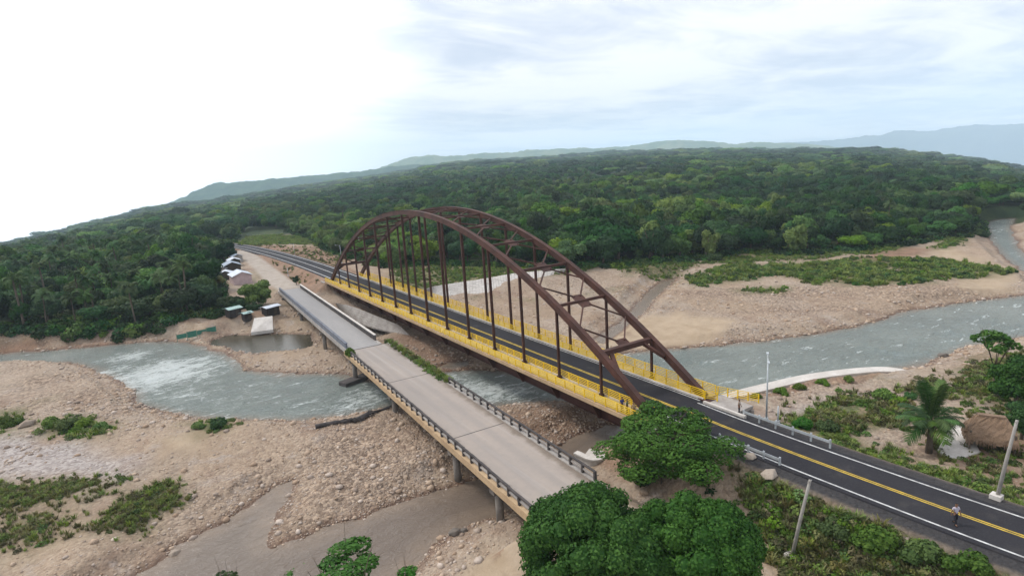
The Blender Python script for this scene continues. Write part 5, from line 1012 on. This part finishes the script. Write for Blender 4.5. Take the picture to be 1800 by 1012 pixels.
# ------------------------------------------------------------------ thatched hut
def hut(px, py, z, rz):
    p = hit(px, py); h = tag(empty('thatched_hut', p, rz), 'open hut with a steep brown palm thatch roof by a pale yard', 'hut'); a, b, ze, zr_ = 1.95, 1.6, 1.2, 3.5
    ro = MB(); n = 14; rows = 9; r = np.random.default_rng(5); V = []; ring = 4 * n
    for j in range(rows + 1):
        t = j / rows; 
        for s_ in range(4):
            for k in range(n):
                u = k / n; cs = [(-1, -1), (1, -1), (1, 1), (-1, 1), (-1, -1)]; c0, c1 = cs[s_], cs[s_ + 1]; x, y = c0[0] + (c1[0] - c0[0]) * u, c0[1] + (c1[1] - c0[1]) * u
                rx = a * (1 - t) + 1.15 * t; ry = b * (1 - t) + .22 * t; bulge = 1 + .16 * math.sin(t * 3.14); V.append((x * rx * bulge + r.normal(0, .05), y * ry * bulge + r.normal(0, .05), ze + (zr_ - ze) * t + r.normal(0, .04) - (.25 * r.random() if j == 0 else 0)))
    Fv = [(j * ring + k, j * ring + (k + 1) % ring, (j + 1) * ring + (k + 1) % ring, (j + 1) * ring + k) for j in range(rows) for k in range(ring)] + [tuple(range(rows * ring, (rows + 1) * ring))]
    ro.add(V, Fv); ro.build('thatch_roof', M['thatch'], h); MB().sweep([(-1.1, 0, zr_ + .02), (1.1, 0, zr_ + .02)], .6, .25).build('ridge_cap', M['thatch'], h)
    ea = []
    m = MB()
    for k in range(150):
        q = r.random() * 4; s_ = int(q); u = q - s_; cs = [(-1, -1), (1, -1), (1, 1), (-1, 1), (-1, -1)]; c0, c1 = cs[s_], cs[s_ + 1]; x, y = (c0[0] + (c1[0] - c0[0]) * u) * a, (c0[1] + (c1[1] - c0[1]) * u) * b; ln = r.uniform(.3, .65)
        m.beam((x, y, ze + .15), (x * 1.05, y * 1.05, ze + .15 - ln), .16, .03, (1, 0, 0))
    m.build('thatch_fringe', M['thatch'], h)['kind'] = 'stuff'
    for sx in (-1, 1):
        for sy in (-1, 0, 1): MB().tube([(sx * 1.75, sy * 1.25, -.3), (sx * 1.75, sy * 1.25, 2.2)], .09, 7).build('post', M['bark'], h)
    MB().box((0, 1.1, .7), (3.0, .1, 1.4)).build('back_wall', M['wall_dark'], h); MB().box((-1.8, .2, 1.0), (.06, .6, 1.3)).build('pale_panel', M['fascia'], h)
hut(1737, 788, 4.6, R(-62))
YARD = G([(1648, 792), (1662, 765), (1680, 748), (1705, 752), (1712, 775), (1722, 796), (1690, 808), (1660, 806)], 4.6); YARD[:, 2] = [gz1(a, b) for a, b, c in YARD]; zy = YARD[:, 2].mean() + .32
m = MB(); n_ = len(YARD); m.add([(a, b, zy - 1.0) for a, b, c in YARD] + [(a, b, zy) for a, b, c in YARD], [tuple(range(n_, 2 * n_))] + [(i, (i + 1) % n_, n_ + (i + 1) % n_, n_ + i) for i in range(n_)]); ym = m.mesh('concrete_yard', M['white_concrete']); tag(link('concrete_yard', ym), 'pale concrete yard between the palm and the thatched hut', 'yard')
# ------------------------------------------------------------------ the hamlet by the old bridge
def shack(px, py, z, w, d, h, rz, roof, wall, label, pitch=.22):
    p = gp(px, py, z); p[2] = gz1(p[0], p[1]); s = tag(empty('shack', p, rz), label, 'shack'); MB().box((0, 0, h / 2 - .2), (w, d, h + .4)).build('wall', wall, s)
    rf = MB(); e = .45; zz = h + .02
    for k in (-1, 1):
        rf.hexa([(-w / 2 - e, 0, zz + d * pitch), (w / 2 + e, 0, zz + d * pitch), (w / 2 + e, k * (d / 2 + e), zz - .1), (-w / 2 - e, k * (d / 2 + e), zz - .1)][::k], [(-w / 2 - e, 0, zz + d * pitch + .07), (w / 2 + e, 0, zz + d * pitch + .07), (w / 2 + e, k * (d / 2 + e), zz - .03), (-w / 2 - e, k * (d / 2 + e), zz - .03)][::k])
    rf.build('roof', roof, s)
    for sx in (-1, 1): MB().add([(sx * w / 2, -d / 2, h - .1), (sx * w / 2, d / 2, h - .1), (sx * w / 2, 0, h + d * pitch)], [(0, 1, 2)]).build('gable', wall, s)
    dr_ = MB().box((w * .15, -d / 2 - .02, 1.0), (.9, .08, 2.0)).build('door', M['wall_dark'], s); MB().box((-w * .25, -d / 2 - .02, 1.4), (.9, .08, .8)).build('window', M['black'], s)
    return s
RZ = R(20)
shack(424, 497, 5.4, 8.5, 5.5, 2.9, RZ + R(72), M['roof_white'], M['wall_pink'], 'faded pink house with a pale metal roof beside the dirt road')
shack(408, 478, 5.8, 7.5, 5.5, 2.6, RZ + R(70), M['roof_blue'], M['wall_dark'], 'shack with a blue grey roof behind the pink house')
shack(398, 489, 5.6, 4.5, 4.0, 2.2, RZ + R(60), M['roof_white'], M['wall_dark'], 'small shack with a light roof tucked against the trees')
shack(412, 467, 6.0, 6.0, 4.0, 2.6, RZ + R(70), M['roof_white'], M['wall_dark'], 'topmost pale roofed shack where the dirt road narrows')
shack(388, 482, 5.7, 5.0, 4.0, 2.3, RZ + R(66), M['roof_white'], M['concrete'], 'whitish roofed shack at the wood edge behind the other roofs')
shack(417, 459, 6.3, 5.0, 3.6, 2.4, RZ + R(74), M['roof_blue'], M['concrete'], 'small blue roofed shack farthest up the dirt road')
shack(322, 444, 6.5, 6.0, 4.5, 5.6, RZ + R(60), M['roof_white'], M['white_concrete'], 'white gabled house half hidden in the left bank wood')
shack(411, 556, 3.2, 3.0, 2.6, 1.9, R(20), M['roof_green'], M['black'], 'tiny pale green roofed hut beside the pond', .12)
shack(434, 558, 3.2, 1.8, 1.8, 1.8, R(20), M['roof_green'], M['black'], 'narrow pale green kiosk right of the tiny hut', .12)
shack(476, 548, 3.8, 3.6, 2.4, 2.0, R(24), M['roof_white'], M['black'], 'open stall with a whitish roof under the old bridge end', .10)
m = MB(); A_ = [gp(441, 585, 1.0), gp(480, 580, 1.0), gp(479, 556, 3.6), gp(447, 560, 3.4)]; o_ = A_[0]; m.hexa([p - o_ - np.array([0, 0, .6]) for p in A_], [p - o_ + np.array([0, 0, .15]) for p in A_]); tag(m.build('boat_ramp', M['white_concrete'], None, False, tuple(o_)), 'white concrete ramp running down to the pond', 'ramp')
p = gp(345, 576, 3.0); p[2] = gz1(p[0], p[1]); fz = tag(empty('net_fence', p, R(10)), 'green netting fence above the pond bank', 'fence')
for k in range(5): MB().tube([(-4.5 + k * 2.2, 0, -.3), (-4.5 + k * 2.2, 0, 1.9)], .05, 6).build('post', M['net'], fz)
for k in range(4): MB().box((-3.4 + k * 2.2, 0, 1.0), (2.05, .03, 1.5 if k % 2 else 1.1)).build('net_panel', M['net'], fz)
# little white booth under the spreading tree
p = gp(1160, 862, 2.8); p[2] = gz1(p[0], p[1]); bt = tag(empty('booth', p, .4), 'small white box on a dark stand under the spreading tree', 'booth'); MB().box((0, 0, 1.75), (1.1, .9, .8)).build('box', M['white_concrete'], bt); MB().box((0, 0, 2.2), (1.3, 1.1, .1)).build('lid', M['roof_white'], bt)
for sx in (-.4, .4):
    for sy in (-.3, .3): MB().box((sx, sy, .6), (.09, .09, 1.6)).build('leg', M['wall_dark'], bt)
# driftwood under the old bridge
def driftwood(x, y, L_, rz, label):
    g = gz1(x, y); d = tag(empty('driftwood', (x, y, g), rz), label, 'driftwood'); MB().tube([(-L_ / 2, 0, .25), (-L_ * .1, .3, .35), (L_ / 2, 0, .2)], [.35, .28, .12], 8).build('log', M['dark_concrete'], d, True)
    for k in range(5): a = rng.normal(0, .5); x0 = rng.uniform(-.4, .4) * L_; MB().tube([(x0, 0, .3), (x0 + L_ * .2, L_ * .14 * a, .4 + .5 * rng.random()), (x0 + L_ * .34, L_ * .3 * a, .25)], [.12, .09, .04], 6).build('branch', M['dark_concrete'], d)
p = gp(600, 752, .6); driftwood(p[0], p[1], 7, R(-20), 'long dark drift log washed against the old bridge pier')
p = gp(655, 738, .6); driftwood(p[0], p[1], 6, R(12), 'second dark drift log caught beside the pier foot')
p = gp(625, 668, .3); tag(MB().box((0, 0, 0), (5.5, 2.2, .9), .3).build('broken_slab', M['dark_concrete'], None, False, (p[0], p[1], .25)), 'dark broken concrete slab lying in the river beside the old bridge', 'slab')

# ------------------------------------------------------------------ people
def cloth(name, a): return simple(name, a, tuple(c * .8 for c in a), .9, 6.)
SKIN = cloth('brown_skin', (.24, .13, .085)); HAIR = cloth('black_hair', (.015, .012, .01))
def skin_mesh(name, verts, edges, mat, sub=2):
    me = bpy.data.meshes.new(name); me.from_pydata([v[:3] for v in verts], edges, []); me.materials.append(mat); return me
def skinned(name, verts, edges, mat, parent, root=0, sub=2):
    o = link(name, skin_mesh(name, verts, edges, mat), parent); s = o.modifiers.new('skin', 'SKIN'); s.use_smooth_shade = True; ly = o.data.skin_vertices[0] if o.data.skin_vertices else None
    if ly is None: 
        bpy.context.view_layer.objects.active = o; ly = o.data.skin_vertices[0]
    for v, d in zip(verts, ly.data): r = v[3]; d.radius = (r, r) if isinstance(r, (int, float)) else r; d.use_root = False
    ly.data[root].use_root = True; b = o.modifiers.new('smooth', 'SUBSURF'); b.levels = 1; b.render_levels = sub; return o
def person(loc, rz, label, shirt, trousers, walk=0.0, arm=0.0, cap=None):
    t = tag(empty('person', loc, rz), label, 'person'); w = walk
    fL, fR = (.10, .28 * w, .07), (-.10, -.30 * w, .07 + .05 * w); kL, kR = (.10, .20 * w, .50), (-.10, .0 * w + .05 * w, .49)
    V = [(0, 0, .95, .13), (0, 0, 1.15, .125), (0, 0, 1.36, .15), (0, 0, 1.48, .07), (0, .01, 1.56, .065), (0, .015, 1.66, .098), (0, .01, 1.73, .085)]; E = [(0, 1), (1, 2), (2, 3), (3, 4), (4, 5), (5, 6)]
    for s, k, f in ((1, kL, fL), (-1, kR, fR)):
        n = len(V); V += [(s * .10, 0, .88, .095), (*k, .062), (f[0], f[1], f[2] + .06, .045), (f[0], f[1] + .16, .045, .04)]; E += [(0, n), (n, n + 1), (n + 1, n + 2), (n + 2, n + 3)]
    hands = []
    for s in (1, -1):
        n = len(V); sw = -s * .22 * w; V += [(s * .19, 0, 1.40, .06), (s * (.25 + arm * .05), sw * .4, 1.14, .043), (s * (.25 - arm * .08), sw + .04 + arm * .2, .90 + arm * .18, .033), (s * (.25 - arm * .1), sw + .06 + arm * .24, .82 + arm * .2, .036)]; E += [(2, n), (n, n + 1), (n + 1, n + 2), (n + 2, n + 3)]; hands.append(V[-1])
        hx, hy, hz = V[-1][:3]
        for q in range(5):
            m_ = len(V); off = (q - 1.5) * .018 if q < 4 else .0; ln = (.075, .085, .08, .065, .05)[q]
            if q < 4: V += [(hx, hy + off, hz - .05, .009), (hx - s * .012, hy + off, hz - .05 - ln, .008)]
            else: V += [(hx - s * .02, hy + .035, hz - .01, .010), (hx - s * .03, hy + .055, hz - .05, .009)]
            E += [(n + 3, m_), (m_, m_ + 1)]
    skinned('body', V, E, SKIN, t)
    skinned('shirt', [(0, 0, .93, .150), (0, 0, 1.15, .142), (0, 0, 1.36, .168), (0, 0, 1.46, .085)] + [(s * .19, 0, 1.40, .075) for s in (1, -1)] + [(s * .235, -s * .07 * w, 1.22, .062) for s in (1, -1)], [(0, 1), (1, 2), (2, 3), (2, 4), (2, 5), (4, 6), (5, 7)], shirt, t)
    skinned('trousers', [(0, 0, .98, .145), (0, 0, .90, .15), (.10, 0, .86, .11), (-.10, 0, .86, .11), (kL[0], kL[1], kL[2], .08), (kR[0], kR[1], kR[2], .08), (fL[0], fL[1], fL[2] + .05, .065), (fR[0], fR[1], fR[2] + .05, .065)], [(0, 1), (1, 2), (1, 3), (2, 4), (3, 5), (4, 6), (5, 7)], trousers, t)
    skinned('hair', [(0, -.015, 1.70, .100), (0, -.01, 1.745, .085)], [(0, 1)], cap or HAIR, t)
    for s in (-1, 1): MB().tube([(s * .035, .095, 1.675), (s * .035, .108, 1.675)], [.012, .008], 6).build('eye', HAIR, t)
    MB().hexa([(-.014, .10, 1.625), (.014, .10, 1.625), (.014, .128, 1.632), (-.014, .128, 1.632)], [(-.007, .10, 1.675), (.007, .10, 1.675), (.007, .108, 1.672), (-.007, .108, 1.672)]).build('nose', SKIN, t)
    MB().box((0, .103, 1.603), (.045, .012, .010)).build('mouth', cloth('lips', (.2, .07, .06)), t)
    for s in (-1, 1): MB().box((s * .10, .01, 1.655), (.018, .035, .06)).build('ear', SKIN, t)
    for f in (fL, fR): MB().hexa([(f[0] - .05, f[1] - .08, f[2] - .07), (f[0] + .05, f[1] - .08, f[2] - .07), (f[0] + .05, f[1] + .19, f[2] - .07), (f[0] - .05, f[1] + .19, f[2] - .07)], [(f[0] - .04, f[1] - .07, f[2] + .03), (f[0] + .04, f[1] - .07, f[2] + .03), (f[0] + .04, f[1] + .17, f[2]), (f[0] - .04, f[1] + .17, f[2])]).build('shoe', HAIR, t)
    return t
def on_level(px, py, z): p = gp(px, py, z); p[2] = z; return tuple(p)
dark = cloth('dark_trousers', (.025, .025, .032)); jean = cloth('blue_jeans', (.05, .07, .13))
def onwalk(px, py): p = gp(px, py, ZD + .1); return (-1.35, p[1], ZD + .1)
person(onwalk(1082, 727), R(160), 'person in a blue shirt standing on the near walkway of the arch bridge', cloth('blue_shirt', (.04, .06, .22)), jean)
person(onwalk(1091, 731), R(20), 'person in a dull green shirt beside the one in blue on the walkway', cloth('green_shirt', (.16, .19, .09)), cloth('grey_trousers', (.1, .1, .1)))
person(onwalk(1106, 735), R(120), 'person in a tan shirt on the walkway nearest the arch foot', cloth('tan_shirt', (.36, .25, .15)), cloth('brown_trousers', (.2, .13, .08)))
person(on_level(1299, 727, ZD + .065), R(200), 'person in a pale top and dark trousers at the bridge end by the yellow rails', cloth('pale_top', (.42, .34, .28)), dark, .2, .4)
p = gp(1678, 921, ZD - .1); person((p[0], p[1], ZD - .1), R(150), 'person in a pale lilac shirt walking along the new road centre line', cloth('lilac_shirt', (.55, .5, .58)), dark, .7)
